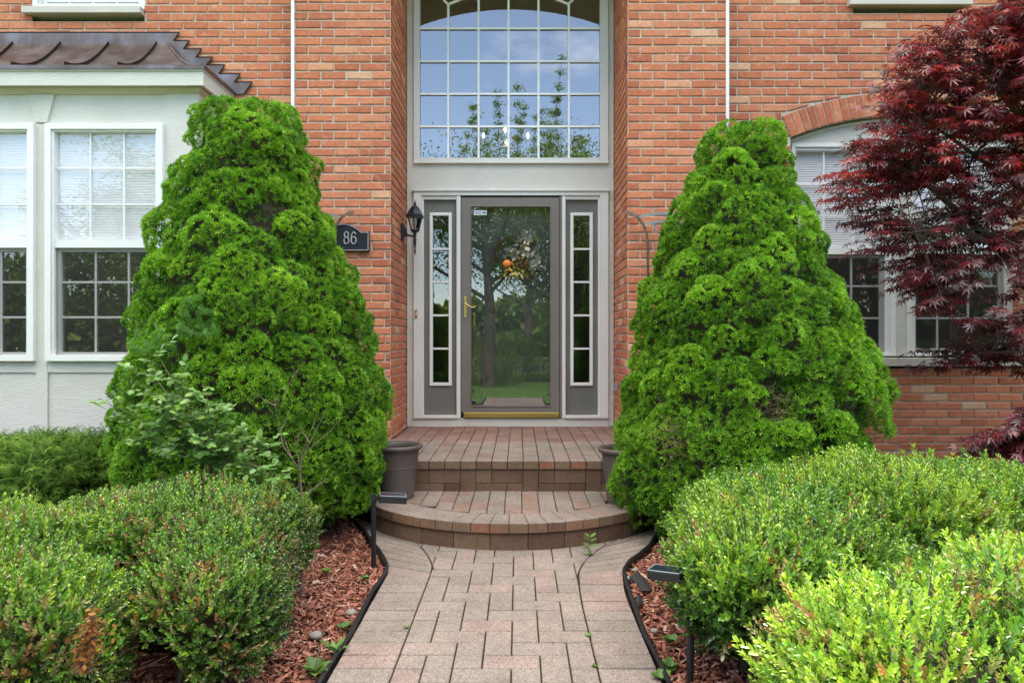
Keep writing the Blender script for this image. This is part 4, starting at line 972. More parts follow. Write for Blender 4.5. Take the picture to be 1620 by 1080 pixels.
def conifer(cx, cy, prof_pts, lab, seed, nlump_scale=1.0, bare=None):
    r_ = np.random.default_rng(seed); o = empty('conifer', (cx, cy, 0), lab, 'conifer', 'dwarf conifers flanking the steps')
    zs = np.array([p[0] for p in prof_pts]); rs = np.array([p[1] for p in prof_pts]); xs0 = np.array([p[2] for p in prof_pts])
    prof = lambda z: np.interp(z, zs[::-1], rs[::-1]); pcx = lambda z: np.interp(z, zs[::-1], xs0[::-1])
    H = zs[0]; lum = [(np.array([pcx(H), cy, H-.085]), .078, .05), (np.array([pcx(H)+.02, cy-.03, H-.15]), .10, 0.), (np.array([pcx(H)-.02, cy, H-.24]), .13, 0.)]
    z = H-.155
    while z > .10:
        Rr = prof(z); rl = .075+.06*min(1, Rr/.5)
        nl = max(1, int(2*math.pi*max(Rr-.05, .01)/(rl*1.75)))
        ph = r_.uniform(0, 6.28)
        for k in range(nl):
            a = ph+2*math.pi*(k+r_.uniform(-.25, .25))/nl; l_ = rl*r_.uniform(.75, 1.4); zz_ = z+r_.uniform(-.05, .05)*(1 if z < H-.2 else .2)
            rad = max(0, prof(zz_)-l_*.88+r_.uniform(-.06, .02))
            p = np.array([pcx(zz_)+rad*math.cos(a), cy+rad*math.sin(a), zz_])
            if r_.random() < .02: continue
            if bare is not None and any(np.linalg.norm(p-np.array(q_[:3])) < q_[3] for q_ in bare): continue
            lum.append((p, l_, r_.uniform(-.16, .16)))
        z -= rl*(1.05 if Rr > .2 else .8)
    # small bumps on the big lumps give the billowed look
    C = np.array([l[0] for l in lum]); RL = np.array([l[1] for l in lum]); VV = np.array([l[2] for l in lum])
    sub = []
    for i in range(len(lum)):
        ns = 9
        for k in range(ns):
            d = r_.normal(size=3); d[2] = d[2]*.7+.25; d /= np.linalg.norm(d)
            sub.append((C[i]+d*RL[i]*.72, RL[i]*r_.uniform(.34, .5), VV[i]+r_.uniform(-.08, .08)))
    C2 = np.vstack([C, np.array([s_[0] for s_ in sub])]); R2 = np.concatenate([RL*.92, [s_[1] for s_ in sub]]); V2 = np.concatenate([VV, [s_[2] for s_ in sub]])
    ax = np.array([cx, cy, 0]); P_, N_, T_ = [], [], []
    for i in range(len(C2)):
        n_ = int(4*math.pi*R2[i]**2/(.0180**2)*1.0); d = r_.normal(size=(n_, 3)); d /= np.linalg.norm(d, axis=1, keepdims=True)
        p = C2[i]+d*R2[i]*np.array([1, 1, .92])
        out = C2[i]-ax; out[2] = 0; ol = np.linalg.norm(out)+1e-6; out /= ol
        k = ((d @ out > -.35) | (ol < .06)) & (d[:, 2] > -.15-.5*r_.random(n_))
        p, d = p[k], d[k]
        if not len(p): continue
        near = np.where(np.linalg.norm(C2-C2[i], axis=1) < R2+R2[i])[0]; near = near[near != i]
        if len(near):
            dd = np.linalg.norm(p[:, None]-C2[near][None], axis=2) < (R2[near]-.006)[None]; k = ~dd.any(axis=1); p, d = p[k], d[k]
        k = p[:, 2] > .015; p, d = p[k], d[k]
        P_.append(p); N_.append(d+np.array([0, 0, .22])+out*.1); T_.append(np.full(len(p), V2[i]))
    P_, N_, T_ = np.vstack(P_), np.vstack(N_), np.concatenate(T_); n_ = len(P_)
    N_ = N_+r_.normal(size=N_.shape)*.18
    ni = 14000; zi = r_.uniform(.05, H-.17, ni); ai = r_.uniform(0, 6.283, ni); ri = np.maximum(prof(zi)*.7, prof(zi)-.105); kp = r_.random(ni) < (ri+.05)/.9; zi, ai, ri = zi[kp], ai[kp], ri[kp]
    P_ = np.vstack([P_, np.stack([pcx(zi)+ri*np.cos(ai), cy+ri*np.sin(ai), zi], 1)]); N_ = np.vstack([N_, np.stack([np.cos(ai), np.sin(ai), .3+0*ai], 1)]); T_ = np.concatenate([T_, np.full(len(zi), -.42)]); n_ = len(P_)  # inner tufts: older dark needles, coloured darker still to deepen the shaded gaps
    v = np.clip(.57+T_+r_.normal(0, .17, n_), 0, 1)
    vv = np.clip(np.repeat(v[:, None], len(TUFT[1]), 1)+r_.uniform(-.12, .12, (n_, len(TUFT[1]))), 0, 1)
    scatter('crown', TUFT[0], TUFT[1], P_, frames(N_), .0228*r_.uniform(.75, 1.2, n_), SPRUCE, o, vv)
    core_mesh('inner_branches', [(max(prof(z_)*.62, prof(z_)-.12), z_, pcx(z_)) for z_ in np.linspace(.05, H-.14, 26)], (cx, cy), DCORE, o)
    b = B(); b.tube([(cx, cy, -.05), (cx+.01, cy, .4), (cx, cy, H*.8)], [.06, .05, .01], 8); b.build('trunk', BARK, o)
    return o, C, RL
D = 4.1; sD = F/D
def prof_from(t):
    out = []
    for y, xl, xr in t:
        al, ar = math.atan((xl-VX)/F), math.atan((xr-VX)/F); m_, h_ = (al+ar)/2, (ar-al)/2; out.append((EYE+(HY-y)/sD, max(0, D/math.cos(m_)*math.sin(h_)-.004), D*math.tan(m_)))
    return out
LP = prof_from([(160, 385, 385), (168, 352, 418), (178, 332, 442), (200, 303, 480), (250, 285, 500), (300, 267, 505), (340, 252, 525), (390, 232, 540), (430, 224, 550), (480, 213, 577), (540, 198, 592), (580, 190, 594), (620, 180, 608), (660, 174, 620), (700, 175, 620), (750, 168, 606), (800, 166, 588), (835, 200, 540)])
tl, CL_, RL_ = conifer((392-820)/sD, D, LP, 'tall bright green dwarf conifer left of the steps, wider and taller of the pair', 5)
RP = prof_from([(196, 1185, 1185), (203, 1158, 1212), (212, 1132, 1232), (228, 1112, 1246), (250, 1094, 1252), (300, 1080, 1262), (350, 1058, 1282), (391, 1034, 1302), (431, 1024, 1310), (450, 1018, 1342), (500, 1007, 1358), (545, 1002, 1368), (593, 996, 1414), (640, 987, 1406), (690, 962, 1376), (740, 958, 1370), (800, 978, 1330), (840, 1040, 1250)])
cxR = (1192-820)/sD
bare = [(*P(1075, 700, 3.55), .11), (*P(1235, 650, 3.42), .10), (*P(1340, 640, 3.7), .10)]
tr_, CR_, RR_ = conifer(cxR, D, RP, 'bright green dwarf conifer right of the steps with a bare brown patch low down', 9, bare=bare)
# dead twigs in the bare patch
b = B()
for q_ in bare:
    for k in range(260):
        c = Vector(q_[:3])+Vector((random.gauss(0, .07), random.gauss(.06, .04), random.gauss(0, .06))); d = Vector((random.gauss(0, 1), random.gauss(-.5, .6), random.gauss(.1, .8))).normalized()*random.uniform(.02, .07)
        b.tube([c, c+d*.5+Vector((0, 0, random.uniform(-.01, .01))), c+d], [.0014, .0011, .0006], 3, v=random.random(), cap=False)
tag(b.build('dead_twigs', DEADN, tr_), kind='stuff')
# reverted long-needled shoots on the left conifer
def shoots(name, pts, m, parent, ln=.05, v0=.5, nside=7):
    tv, tf = tuft_template(26, 8, 1, .10, 25, 80); Vs_, Ns, Ss, vs2 = [], [], [], []
    for p, d in pts:
        for k in range(nside):
            Vs_.append(p+d*(k/nside)); Ns.append(d/np.linalg.norm(d)); Ss.append(.02); vs2.append(v0+rng.uniform(-.15, .15))
    return scatter(name, tv, tf, np.array(Vs_), frames(np.array(Ns)+rng.normal(size=(len(Ns), 3))*.1), np.array(Ss), m, parent, np.clip(np.array(vs2), 0, 1))
SHOOT = m_leaf('long_spruce_shoot', [(0, (.06, .17, .03)), (1, (.15, .33, .07))], .2, .5, 6)
pp_ = []
for (px, py) in ((300, 490), (318, 485), (335, 492), (286, 505), (310, 512), (330, 515), (342, 505), (262, 530), (285, 528), (300, 535), (322, 540), (250, 545), (275, 552), (340, 530), (215, 545), (232, 560), (250, 570)):
    for k in range(2):
        d = np.array([random.gauss(-.3, .5), -.5, random.gauss(.5, .35)]); d = d/np.linalg.norm(d)*.07
        pp_.append((np.array(P(px+random.gauss(0, 6), py+random.gauss(0, 6), 3.40 if py > 520 else 3.46)), d))
shoots('long_shoots', pp_, SHOOT, tl)

# ------------------------------------------------------------------ boxwood hedges
def sprig_template(pairs=4, seed=1, lf=.46, term=True):
    r_ = np.random.default_rng(seed); V = []; Fc = []
    def leaf(base, d, n_, l_):
        s_ = np.cross(d, n_); s_ /= np.linalg.norm(s_); n2 = np.cross(s_, d); i = len(V)
        for x, y, z_ in LEAFV*np.array([.72, 1, 1]): V.append(base+(s_*x+d*y+n2*z_)*l_)
        Fc.extend([(i, i+1, i+2, i+3), (i, i+3, i+4, i+5)])
    for k in range(pairs):
        z_ = .15+.8*k/pairs; ph = (k % 2)*math.pi/2+r_.uniform(-.4, .4)
        for g_ in (0, math.pi):
            el = R(r_.uniform(28, 55)+k*7); a = ph+g_; d = np.array([math.cos(a)*math.cos(el), math.sin(a)*math.cos(el), math.sin(el)]); n_ = np.array([-math.cos(a)*math.sin(el), -math.sin(a)*math.sin(el), math.cos(el)])
            leaf(np.array([0, 0, z_]), d, n_, lf*r_.uniform(.8, 1.15)*(1-.08*k))
    if term:
        for a in (0, 2.1, 4.2):
            d = np.array([math.cos(a)*.45, math.sin(a)*.45, .9]); d /= np.linalg.norm(d); leaf(np.array([0, 0, .95]), d, np.array([-math.cos(a), -math.sin(a), .4]), lf*.8)
    return np.array(V), np.array(Fc)
SPR = sprig_template()
def hedge(lab, lobes, seed, vmean=.6, vsd=.14, brown=.02, bright=0.0, size=.048, spacing=.024, depth=3, zmin=.04, holes=(), group=None, spikes=0, core=.72, thr=None, name='boxwood_hedge', leafm=None, straggle=.0):
    """lobes: (x,y,z,rx,ry,rz)"""
    r_ = np.random.default_rng(seed); c0 = np.mean([l[:3] for l in lobes], axis=0)
    o = empty(name, (c0[0], c0[1], 0), lab, 'hedge', group); P_, N_, D_ = [], [], []
    LB = np.array(lobes, float)
    for i, l in enumerate(lobes):
        c, rad = np.array(l[:3]), np.array(l[3:6]); ar = 4*math.pi*((rad[0]*rad[1])**1.6+(rad[0]*rad[2])**1.6+(rad[1]*rad[2])**1.6)**(1/1.6)/3**(1/1.6)
        for dep in range(depth):
            n_ = int(ar/spacing**2*(.75 if dep else 1)); d = r_.normal(size=(n_, 3)); d /= np.linalg.norm(d, axis=1, keepdims=True)
            pw = np.sign(d)*np.abs(d)**.82; k_ = 1-dep*.085+r_.normal(0, .022, n_)
            bumpy = 1+.05*np.sin(d[:, 0]*9+seed)*np.cos(d[:, 1]*8+i)+.04*np.sin(d[:, 2]*13+i*2)*np.cos(d[:, 0]*14)
            p = c+pw*rad*(k_*bumpy)[:, None]*.97; nn = d/rad; nn /= np.linalg.norm(nn, axis=1, keepdims=True)
            k = p[:, 2] > zmin
            for j in range(len(lobes)):
                if j != i: k &= ((np.abs((p-LB[j, :3])/LB[j, 3:6])**2.2).sum(axis=1) > .80)
            for hx, hy, hz, hr in holes: k &= np.linalg.norm(p-np.array([hx, hy, hz]), axis=1) > hr
            P_.append(p[k]); N_.append(nn[k]); D_.append(np.full(k.sum(), dep))
    P_, N_, D_ = np.vstack(P_), np.vstack(N_), np.concatenate(D_); n_ = len(P_)
    up = np.array([0, 0, 1.0]); N2 = N_*.8+up*.65+r_.normal(size=(n_, 3))*.38
    pn = np.sin(P_[:, 0]*7+seed)*np.cos(P_[:, 1]*6)+np.sin(P_[:, 2]*11+P_[:, 0]*5)
    v = vmean+.10*pn+.26*(np.clip(N_[:, 2], -1, 1)-.3)+r_.normal(0, vsd, n_)-D_*.05  # lighter on top: new growth, plus depth shading put into the leaf colour
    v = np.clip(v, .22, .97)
    if bright: v = np.where((r_.random(n_) < bright) & (D_ == 0) & (N_[:, 2] > -.2), r_.uniform(.85, 1, n_), v)
    bt = r_.random(n_)+.25*np.sin(P_[:, 0]*13+3)*np.sin(P_[:, 2]*12+P_[:, 1]*9) < brown; v = np.where(bt, r_.uniform(0, .17, n_), v)
    vv = np.repeat(v[:, None], len(SPR[1]), 1); jj = r_.uniform(-.09, .09, (n_, len(SPR[1])//2)); vv = np.where(vv > .2, np.clip(vv+np.repeat(jj, 2, 1), .21, 1), vv)
    one = (r_.random((n_, len(SPR[1])//2)) < brown*.7); vv = np.where(np.repeat(one, 2, 1), .1, vv)
    s_ = size*r_.uniform(.75, 1.3, n_)
    if spikes:
        sp_ = r_.random(n_) < spikes; s_ = np.where(sp_ & (D_ == 0), s_*1.35, s_); P_ = P_+N2*np.where(sp_ & (D_ == 0), .025, 0)[:, None]
    base = P_-N2/np.linalg.norm(N2, axis=1, keepdims=True)*(s_*.6)[:, None]
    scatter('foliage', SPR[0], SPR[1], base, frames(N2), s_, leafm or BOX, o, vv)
    b = B()
    for l in lobes:
        c, rad = Vector(l[:3]), l[3:6]
        for k in range(14):
            a = random.random()*6.28; e = random.uniform(.1, 1.2); q_ = Vector((c.x+rad[0]*.75*math.cos(a)*math.cos(e), c.y+rad[1]*.75*math.sin(a)*math.cos(e), c.z+rad[2]*.75*math.sin(e)))
            rt = Vector((c.x+random.gauss(0, .05), c.y+random.gauss(0, .05), -.02)); md = rt.lerp(q_, .5)+Vector((random.gauss(0, .03), random.gauss(0, .03), .03)); b.tube([rt, md, q_], [.011, .007, .003], 5)
        for k in range(90):
            a = random.random()*6.28; e = random.uniform(-.6, 1.4); kk = random.uniform(.5, .9); q_ = Vector((c.x+rad[0]*kk*math.cos(a)*math.cos(e), c.y+rad[1]*kk*math.sin(a)*math.cos(e), max(.03, c.z+rad[2]*kk*math.sin(e))))
            d = (q_-Vector((c.x, c.y, c.z-.15))).normalized()*random.uniform(.05, .13)+Vector((random.gauss(0, .02),)*3); b.tube([q_, q_+d], [.0026, .001], 4, cap=False)
    b.build('stem', BARK, o)
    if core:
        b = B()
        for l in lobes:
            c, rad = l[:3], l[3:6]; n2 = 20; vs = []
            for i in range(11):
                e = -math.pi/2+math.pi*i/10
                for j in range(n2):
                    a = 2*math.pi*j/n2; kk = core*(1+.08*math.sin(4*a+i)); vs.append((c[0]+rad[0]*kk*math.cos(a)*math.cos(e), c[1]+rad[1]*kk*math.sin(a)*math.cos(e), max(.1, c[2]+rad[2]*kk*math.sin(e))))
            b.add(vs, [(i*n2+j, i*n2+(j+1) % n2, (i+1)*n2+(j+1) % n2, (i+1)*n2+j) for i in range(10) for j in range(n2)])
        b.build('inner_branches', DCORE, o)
    return o
GH = 'clipped boxwood shrubs in front of the house'
h1 = hedge('large rounded boxwood left of the path, dull olive leaves with brown tips', [(-1.30, 2.85, .28, .42, .42, .26), (-1.55, 2.72, .27, .36, .36, .24), (-1.12, 2.55, .24, .24, .30, .24), (-1.06, 2.34, .20, .25, .26, .21)], 21, .58, .15, .15, size=.042, spacing=.022, group=GH, holes=[(-1.18, 2.12, .06, .14), (-1.27, 2.3, .05, .16)], core=.62)
h2 = hedge('boxwood with bright shoots at the far left edge behind the brown one', [(-2.15, 2.80, .11, .42, .45, .25)], 22, .62, .12, .05, .12, size=.05, group=GH)
h3 = hedge('boxwood in the lower left corner with a dead orange brown branch', [(-1.52, 2.02, .22, .32, .30, .25), (-1.85, 2.35, .26, .35, .38, .27)], 23, .64, .15, .13, bright=.10, size=.042, spacing=.022, group=GH, core=.62)
h4 = hedge('wide bright green boxwood hedge right of the path', [(1.12, 2.92, .22, .44, .48, .31), (1.62, 3.1, .26, .50, .52, .32), (2.2, 3.15, .24, .50, .52, .30), (.96, 2.50, .26, .40, .33, .25), (.83, 2.30, .30, .30, .26, .18)], 24, .66, .15, .02, .14, size=.05, group=GH, spikes=.05)
h5 = hedge('sunlit yellow green boxwood in the lower right corner nearest the camera', [(.94, 1.60, .27, .35, .29, .27), (1.36, 1.68, .31, .42, .34, .29), (1.8, 1.8, .32, .42, .36, .30)], 25, .70, .19, .05, .22, size=.038, spacing=.021, group=GH, spikes=.08)
DEADL = m_leaf('dead_leaf', [(0, (.20, .08, .02)), (1, (.36, .18, .06))], .25, .7, 8, .1)
# dead orange branch on the corner boxwood
b = B(); pos = []; 
for k in range(26):
    p0 = P(125+random.gauss(0, 8), 1065, 1.80); p1 = P(150+random.gauss(0, 12), 990+random.gauss(0, 12), 1.80); md = (p0+p1)/2+Vector((random.gauss(0, .01), 0, random.gauss(0, .01)))
    b.tube([p0, md, p1], [.002, .0016, .001], 4)
    for t in np.linspace(.15, 1, 9): pos.append(p0.lerp(p1, t)+Vector((random.gauss(0, .008), random.gauss(0, .008), random.gauss(0, .006))))
b.build('dead_twig', TWIG, h3); pos = np.array([tuple(p) for p in pos]); nr = rng.normal(size=(len(pos), 3))*.7+np.array([.2, -.4, .5])
scatter('dead_leaves', LEAFV*np.array([.8, 1, 1]), LEAFF, pos, frames(nr), .018*rng.uniform(.7, 1.3, len(pos)), DEADL, h3, rng.uniform(0, 1, len(pos)))
# grey dead twig tufts poking out of the left boxwood
b = B()
for (px, py, d_) in ((425, 900, 2.42), (400, 870, 2.5), (430, 925, 2.38)):
    for k in range(40):
        p0 = P(px+random.gauss(0, 10), py+random.gauss(0, 14), d_+.02); dd = Vector((random.uniform(.0, .05), random.uniform(-.05, 0), random.uniform(0, .05))); b.tube([p0, p0+dd], [.0012, .0006], 3, cap=False)
tag(b.build('dead_twigs', TWIG, h1), kind='stuff')

# juniper shrub on the left
def thread_template(seed=4):
    r_ = np.random.default_rng(seed); V = []; Fc = []
    def rib(p, d, l_, w_, droop, n_=4):
        i0 = len(V); s_ = np.cross(d, np.array([0, 0, 1.0])); s_ /= np.linalg.norm(s_)+1e-6; q_ = p.copy(); dd = d.copy(); pts = []
        for k in range(n_+1):
            ww = w_*(1-.6*k/n_); V.append(q_-s_*ww); V.append(q_+s_*ww+np.array([0, 0, ww*.6])); pts.append((q_.copy(), dd.copy())); dd = dd+np.array([0, 0, -droop/n_]); dd /= np.linalg.norm(dd); q_ = q_+dd*l_/n_
        for k in range(n_): Fc.append((i0+2*k, i0+2*k+1, i0+2*k+3, i0+2*k+2))
        return pts
    main = rib(np.zeros(3), np.array([0, .35, .94]), 1.0, .03, .9, 6)
    for k in range(1, 7):
        for g_ in (-1, 1):
            d = main[k][1]+np.array([g_*r_.uniform(.5, .9), r_.uniform(-.3, .3), r_.uniform(-.1, .3)]); d /= np.linalg.norm(d); sub = rib(main[k][0], d, r_.uniform(.3, .5), .024, .7, 3)
            for h in (1, 2):
                d3 = sub[h][1]+r_.normal(size=3)*.5; d3 /= np.linalg.norm(d3); rib(sub[h][0], d3, r_.uniform(.12, .22), .018, .4, 2)
    return np.array(V), np.array(Fc)
THR = thread_template()
def juniper(lab, lobes, seed):
    r_ = np.random.default_rng(seed); o = empty('juniper_shrub', (lobes[0][0], lobes[0][1], 0), lab, 'shrub'); P_, N_ = [], []
    for l in lobes:
        c, rad = np.array(l[:3]), np.array(l[3:6])
        for dep in range(3):
            n_ = int(4*math.pi*rad[0]*rad[2]/.032**2); d = r_.normal(size=(n_, 3)); d /= np.linalg.norm(d, axis=1, keepdims=True); p = c+np.sign(d)*np.abs(d)**.8*rad*(1-.1*dep+r_.normal(0, .03, n_))[:, None]
            k = p[:, 2] > .05; P_.append(p[k]); N_.append(d[k])
    P_, N_ = np.vstack(P_), np.vstack(N_); n_ = len(P_); N2 = N_+np.array([0, -.1, .45])+r_.normal(size=(n_, 3))*.35; s_ = .075*r_.uniform(.7, 1.3, n_)
    N2 /= np.linalg.norm(N2, axis=1, keepdims=True)
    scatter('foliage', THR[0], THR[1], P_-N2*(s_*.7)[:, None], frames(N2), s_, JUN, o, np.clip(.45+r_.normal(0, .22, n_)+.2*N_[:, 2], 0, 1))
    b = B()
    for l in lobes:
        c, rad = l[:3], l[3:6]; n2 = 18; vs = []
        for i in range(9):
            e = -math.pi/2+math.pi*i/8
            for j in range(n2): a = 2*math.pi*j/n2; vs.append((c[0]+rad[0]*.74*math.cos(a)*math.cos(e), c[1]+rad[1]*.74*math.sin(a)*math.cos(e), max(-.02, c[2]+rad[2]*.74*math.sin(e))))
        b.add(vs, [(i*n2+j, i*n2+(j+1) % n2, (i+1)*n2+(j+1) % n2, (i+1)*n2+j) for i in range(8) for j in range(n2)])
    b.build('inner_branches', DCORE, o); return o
juniper('low dark green threadleaf shrub under the bay window at the left', [(-2.85, 4.15, .27, .40, .50, .30), (-3.25, 4.0, .25, .48, .55, .31), (-3.9, 4.1, .27, .5, .5, .3)], 31)

# ------------------------------------------------------------------ japanese maple
def maple_template():
    V, Fc = [], []; A = [(-118, .42), (-78, .70), (-38, .92), (0, 1.0), (38, .92), (78, .70), (118, .42)]
    for a, l_ in A:
        a = R(a); d = np.array([math.sin(a), math.cos(a), 0]); s_ = np.array([d[1], -d[0], 0]); w_ = .088; i = len(V)
        V += [np.zeros(3), d*l_*.45-s_*w_+np.array([0, 0, .02]), d*l_+np.array([0, 0, -.22*l_]), d*l_*.45+s_*w_+np.array([0, 0, .02])]; Fc.append((i, i+1, i+2, i+3))
    return np.array(V), np.array(Fc)
ML = maple_template()
def pip(x, y, poly):
    c = np.zeros(len(x), bool); n_ = len(poly)
    for i in range(n_):
        x0, y0 = poly[i-1]; x1, y1 = poly[i]
        k = ((y0 > y) != (y1 > y)) & (x < (x1-x0)*(y-y0)/(y1-y0+1e-9)+x0); c ^= k
    return c
def maple(lab, trunk, regions, seed, limbs):
    r_ = np.random.default_rng(seed); o = empty('red_maple', (trunk[0], trunk[1], 0), lab, 'tree', 'red leaved japanese maples at the right')
    b = B(); joints = []
    for lb in limbs:
        pts = [Vector(p) for p in lb[0]]; n_ = len(pts); b.tube(pts, [lb[1]*(1-.75*i/(n_-1)) for i in range(n_)], 7)
        for i in range(n_-1):
            for t in (0, .25, .5, .75): joints.append(pts[i].lerp(pts[i+1], t))
    b.build('trunk', BARK, o)
    JN = np.array([tuple(j) for j in joints]); LP_, LN, LS, LV = [], [], [], []; tw_ = B()
    for poly, n_, d0, d1, vm in regions:
        xs_ = [p[0] for p in poly]; ys_ = [p[1] for p in poly]; got = 0
        while got < n_:
            x = r_.uniform(min(xs_), max(xs_), 50); y = r_.uniform(min(ys_), max(ys_), 50); k = pip(x, y, poly); x, y = x[k], y[k]
            for a, c in zip(x, y):
                if got >= n_: break
                got += 1; d = r_.uniform(d0, d1); tip = np.array(P(a, c, d)); tr = np.array(trunk)
                j = JN[np.argmin(np.linalg.norm(JN-tip, axis=1)+r_.uniform(0, .25, len(JN)))]
                dr = tip-j; dl = np.linalg.norm(dr)
                if dl < .05: continue
                dr = dr/dl; side = tip-np.array([trunk[0], trunk[1], tip[2]]); side /= np.linalg.norm(side)+1e-6; ln = r_.uniform(.20, .36)
                dr = side*.8+dr*.35; dr[2] = dr[2]*.5-.08; dr /= np.linalg.norm(dr)
                st = tip-dr*ln; md = (np.array(j)+st)/2+np.array([0, 0, .04]); tw_.tube([tuple(j), tuple(md), tuple(st), tuple((st+tip)/2+np.array([0, 0, .012])), tuple(tip)], [.0045, .0032, .0024, .0016, .0009], 4, cap=False)
                sd_ = np.cross(dr, [0, 0, 1]); sd_ /= np.linalg.norm(sd_); v0 = vm+r_.normal(0, .12)
                for q_ in range(6):
                    t = q_/5; pb = st+(tip-st)*t+np.array([0, 0, .015*math.sin(math.pi*t)])
                    for g_ in ((-1, 1) if q_ < 5 else (0,)):
                        ld = dr*(.55+.3*(g_ == 0))+sd_*g_*.8+np.array([0, 0, -.32])+r_.normal(size=3)*.22; ld /= np.linalg.norm(ld)
                        nn = np.array([0, -.25, 1.0])+r_.normal(size=3)*.45; nn -= ld*(nn @ ld); nn /= np.linalg.norm(nn)
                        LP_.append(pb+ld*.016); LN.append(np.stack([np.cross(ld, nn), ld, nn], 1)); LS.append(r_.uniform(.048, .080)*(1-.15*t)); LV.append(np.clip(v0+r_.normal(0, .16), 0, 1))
    tw_.build('twigs', BARK, o)
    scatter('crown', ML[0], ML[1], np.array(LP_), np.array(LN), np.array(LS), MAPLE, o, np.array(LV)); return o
rA = [(1660, -90), (1600, -50), (1560, 10), (1465, 45), (1385, 78), (1375, 140), (1345, 185), (1325, 235), (1295, 270), (1283, 330), (1315, 345), (1325, 385), (1340, 420), (1370, 455), (1430, 475), (1480, 440), (1560, 430), (1660, 440)]
rB = [(1420, 560), (1470, 530), (1560, 500), (1660, 470), (1660, 595), (1540, 590), (1440, 590)]
rB2 = [(1400, 440), (1480, 430), (1460, 490), (1440, 500)]
rD = [(1660, -90), (1950, -60), (2100, 200), (2080, 600), (1900, 640), (1660, 600)]
tk = (3.75, 4.75, 0)
limbs = [([(3.75, 4.75, -.05), (3.68, 4.7, .5), (3.72, 4.68, .9), (3.6, 4.6, 1.3)], .06),
         ([(3.6, 4.6, 1.25), (3.2, 4.55, 1.75), (2.7, 4.5, 2.15), (2.35, 4.45, 2.2)], .035), ([(3.65, 4.6, 1.2), (3.5, 4.5, 2.0), (3.3, 4.5, 2.6), (3.0, 4.5, 3.0)], .035),
         ([(3.2, 4.55, 1.75), (2.8, 4.35, 1.85), (2.4, 4.3, 1.8)], .02), ([(3.7, 4.7, .8), (3.3, 4.6, 1.05), (2.8, 4.6, 1.02)], .02), ([(3.6, 4.6, 1.5), (4.0, 4.7, 2.3), (4.5, 4.7, 2.7)], .03), ([(3.5, 4.5, 2.0), (2.9, 4.6, 2.5), (2.5, 4.55, 2.75)], .018), ([(3.5, 4.5, 2.2), (3.6, 4.4, 2.9), (3.5, 4.4, 3.5)], .018)]
maple('large japanese maple with dark red leaves spreading in front of the arched window', tk,
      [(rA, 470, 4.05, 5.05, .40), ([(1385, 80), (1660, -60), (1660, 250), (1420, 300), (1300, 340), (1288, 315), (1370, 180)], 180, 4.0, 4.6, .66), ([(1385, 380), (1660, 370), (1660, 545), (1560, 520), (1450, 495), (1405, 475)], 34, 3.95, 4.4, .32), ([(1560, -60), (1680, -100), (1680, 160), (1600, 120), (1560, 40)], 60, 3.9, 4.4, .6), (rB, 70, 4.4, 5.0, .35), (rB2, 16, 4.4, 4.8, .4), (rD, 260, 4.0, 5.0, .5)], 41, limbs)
rC = [(1500, 715), (1530, 685), (1600, 665), (1700, 640), (1800, 700), (1750, 790), (1570, 760), (1490, 740)]
maple('low weeping japanese maple with dark red leaves behind the right hedge', (3.2, 4.15, 0), [(rC, 200, 3.7, 4.4, .38)], 42,
      [([(3.2, 4.15, -.05), (3.15, 4.1, .4), (3.0, 4.05, .6), (2.75, 4.0, .55)], .025), ([(3.15, 4.1, .4), (3.5, 4.1, .6)], .02)])

# ------------------------------------------------------------------ rose bush and bare shrub
ro = empty('rose_bush', P(365, 760, 3.1), 'leafy arching shrub with pale green oval leaves in front of the left conifer', 'shrub')
b = B(); base = Vector((P(375, 770, 3.1).x, 3.1, 0)); LPs, LNs = [], []
canes = [(175, 640), (215, 600), (250, 562), (290, 590), (325, 615), (205, 690), (255, 660), (300, 650), (345, 660), (375, 690), (430, 705), (450, 755), (330, 700), (280, 700), (420, 740), (240, 590), (350, 640)]
for (px, py) in canes:
    tip = P(px, py, 2.98+random.uniform(-.08, .1)); d = tip-base; hub = P(340+random.gauss(0, 6), 735, 3.08)
    md = hub.lerp(tip, .55)+Vector((0, -.02, .035)); pts = [base, hub, md, tip]; fine = []
    for i in range(3):
        for t in (0, .25, .5, .75): fine.append(pts[i].lerp(pts[i+1], t))
    fine.append(tip); b.tube(fine, [.006*(1-.8*i/len(fine)) for i in range(len(fine))], 5)
    for i in range(5, len(fine)):
        for g_ in range(2):
            dr = Vector((random.gauss(0, 1), random.gauss(-.4, .6), random.gauss(.3, .6))).normalized(); pb = fine[i]+Vector((random.gauss(0, .015), random.gauss(0, .01), random.gauss(0, .015))); sd_ = dr.cross(Vector((0, 0, 1))).normalized()
            b.tube([pb, pb+dr*.06], [.0012, .0008], 3, cap=False)
            for t, sg in ((.45, -1), (.45, 1), (.75, -1), (.75, 1), (1, 0)):
                ld = (dr*(.5+.5*(sg == 0))+sd_*sg*.8+Vector((0, 0, random.gauss(-.05, .15)))).normalized(); nn = Vector((random.gauss(0, .3), random.gauss(-.45, .3), 1)); nn = (nn-ld*nn.dot(ld)).normalized(); cr_ = ld.cross(nn)
                LPs.append(tuple(pb+dr*.06*t)); LNs.append([[cr_.x, ld.x, nn.x], [cr_.y, ld.y, nn.y], [cr_.z, ld.z, nn.z]])
b.build('cane', mat('rose_cane', (.13, .12, .05), .6)[0], ro)
scatter('foliage', LEAFV*np.array([1.15, 1, 1]), LEAFF, np.array(LPs), np.array(LNs), rng.uniform(.022, .042, len(LPs)), ROSE, ro, rng.uniform(.1, 1, len(LPs)))
bs = empty('bare_shrub', P(475, 810, 3.05), 'leafless brown twiggy shrub in front of the left conifer', 'shrub'); b = B(); dB = 3.02
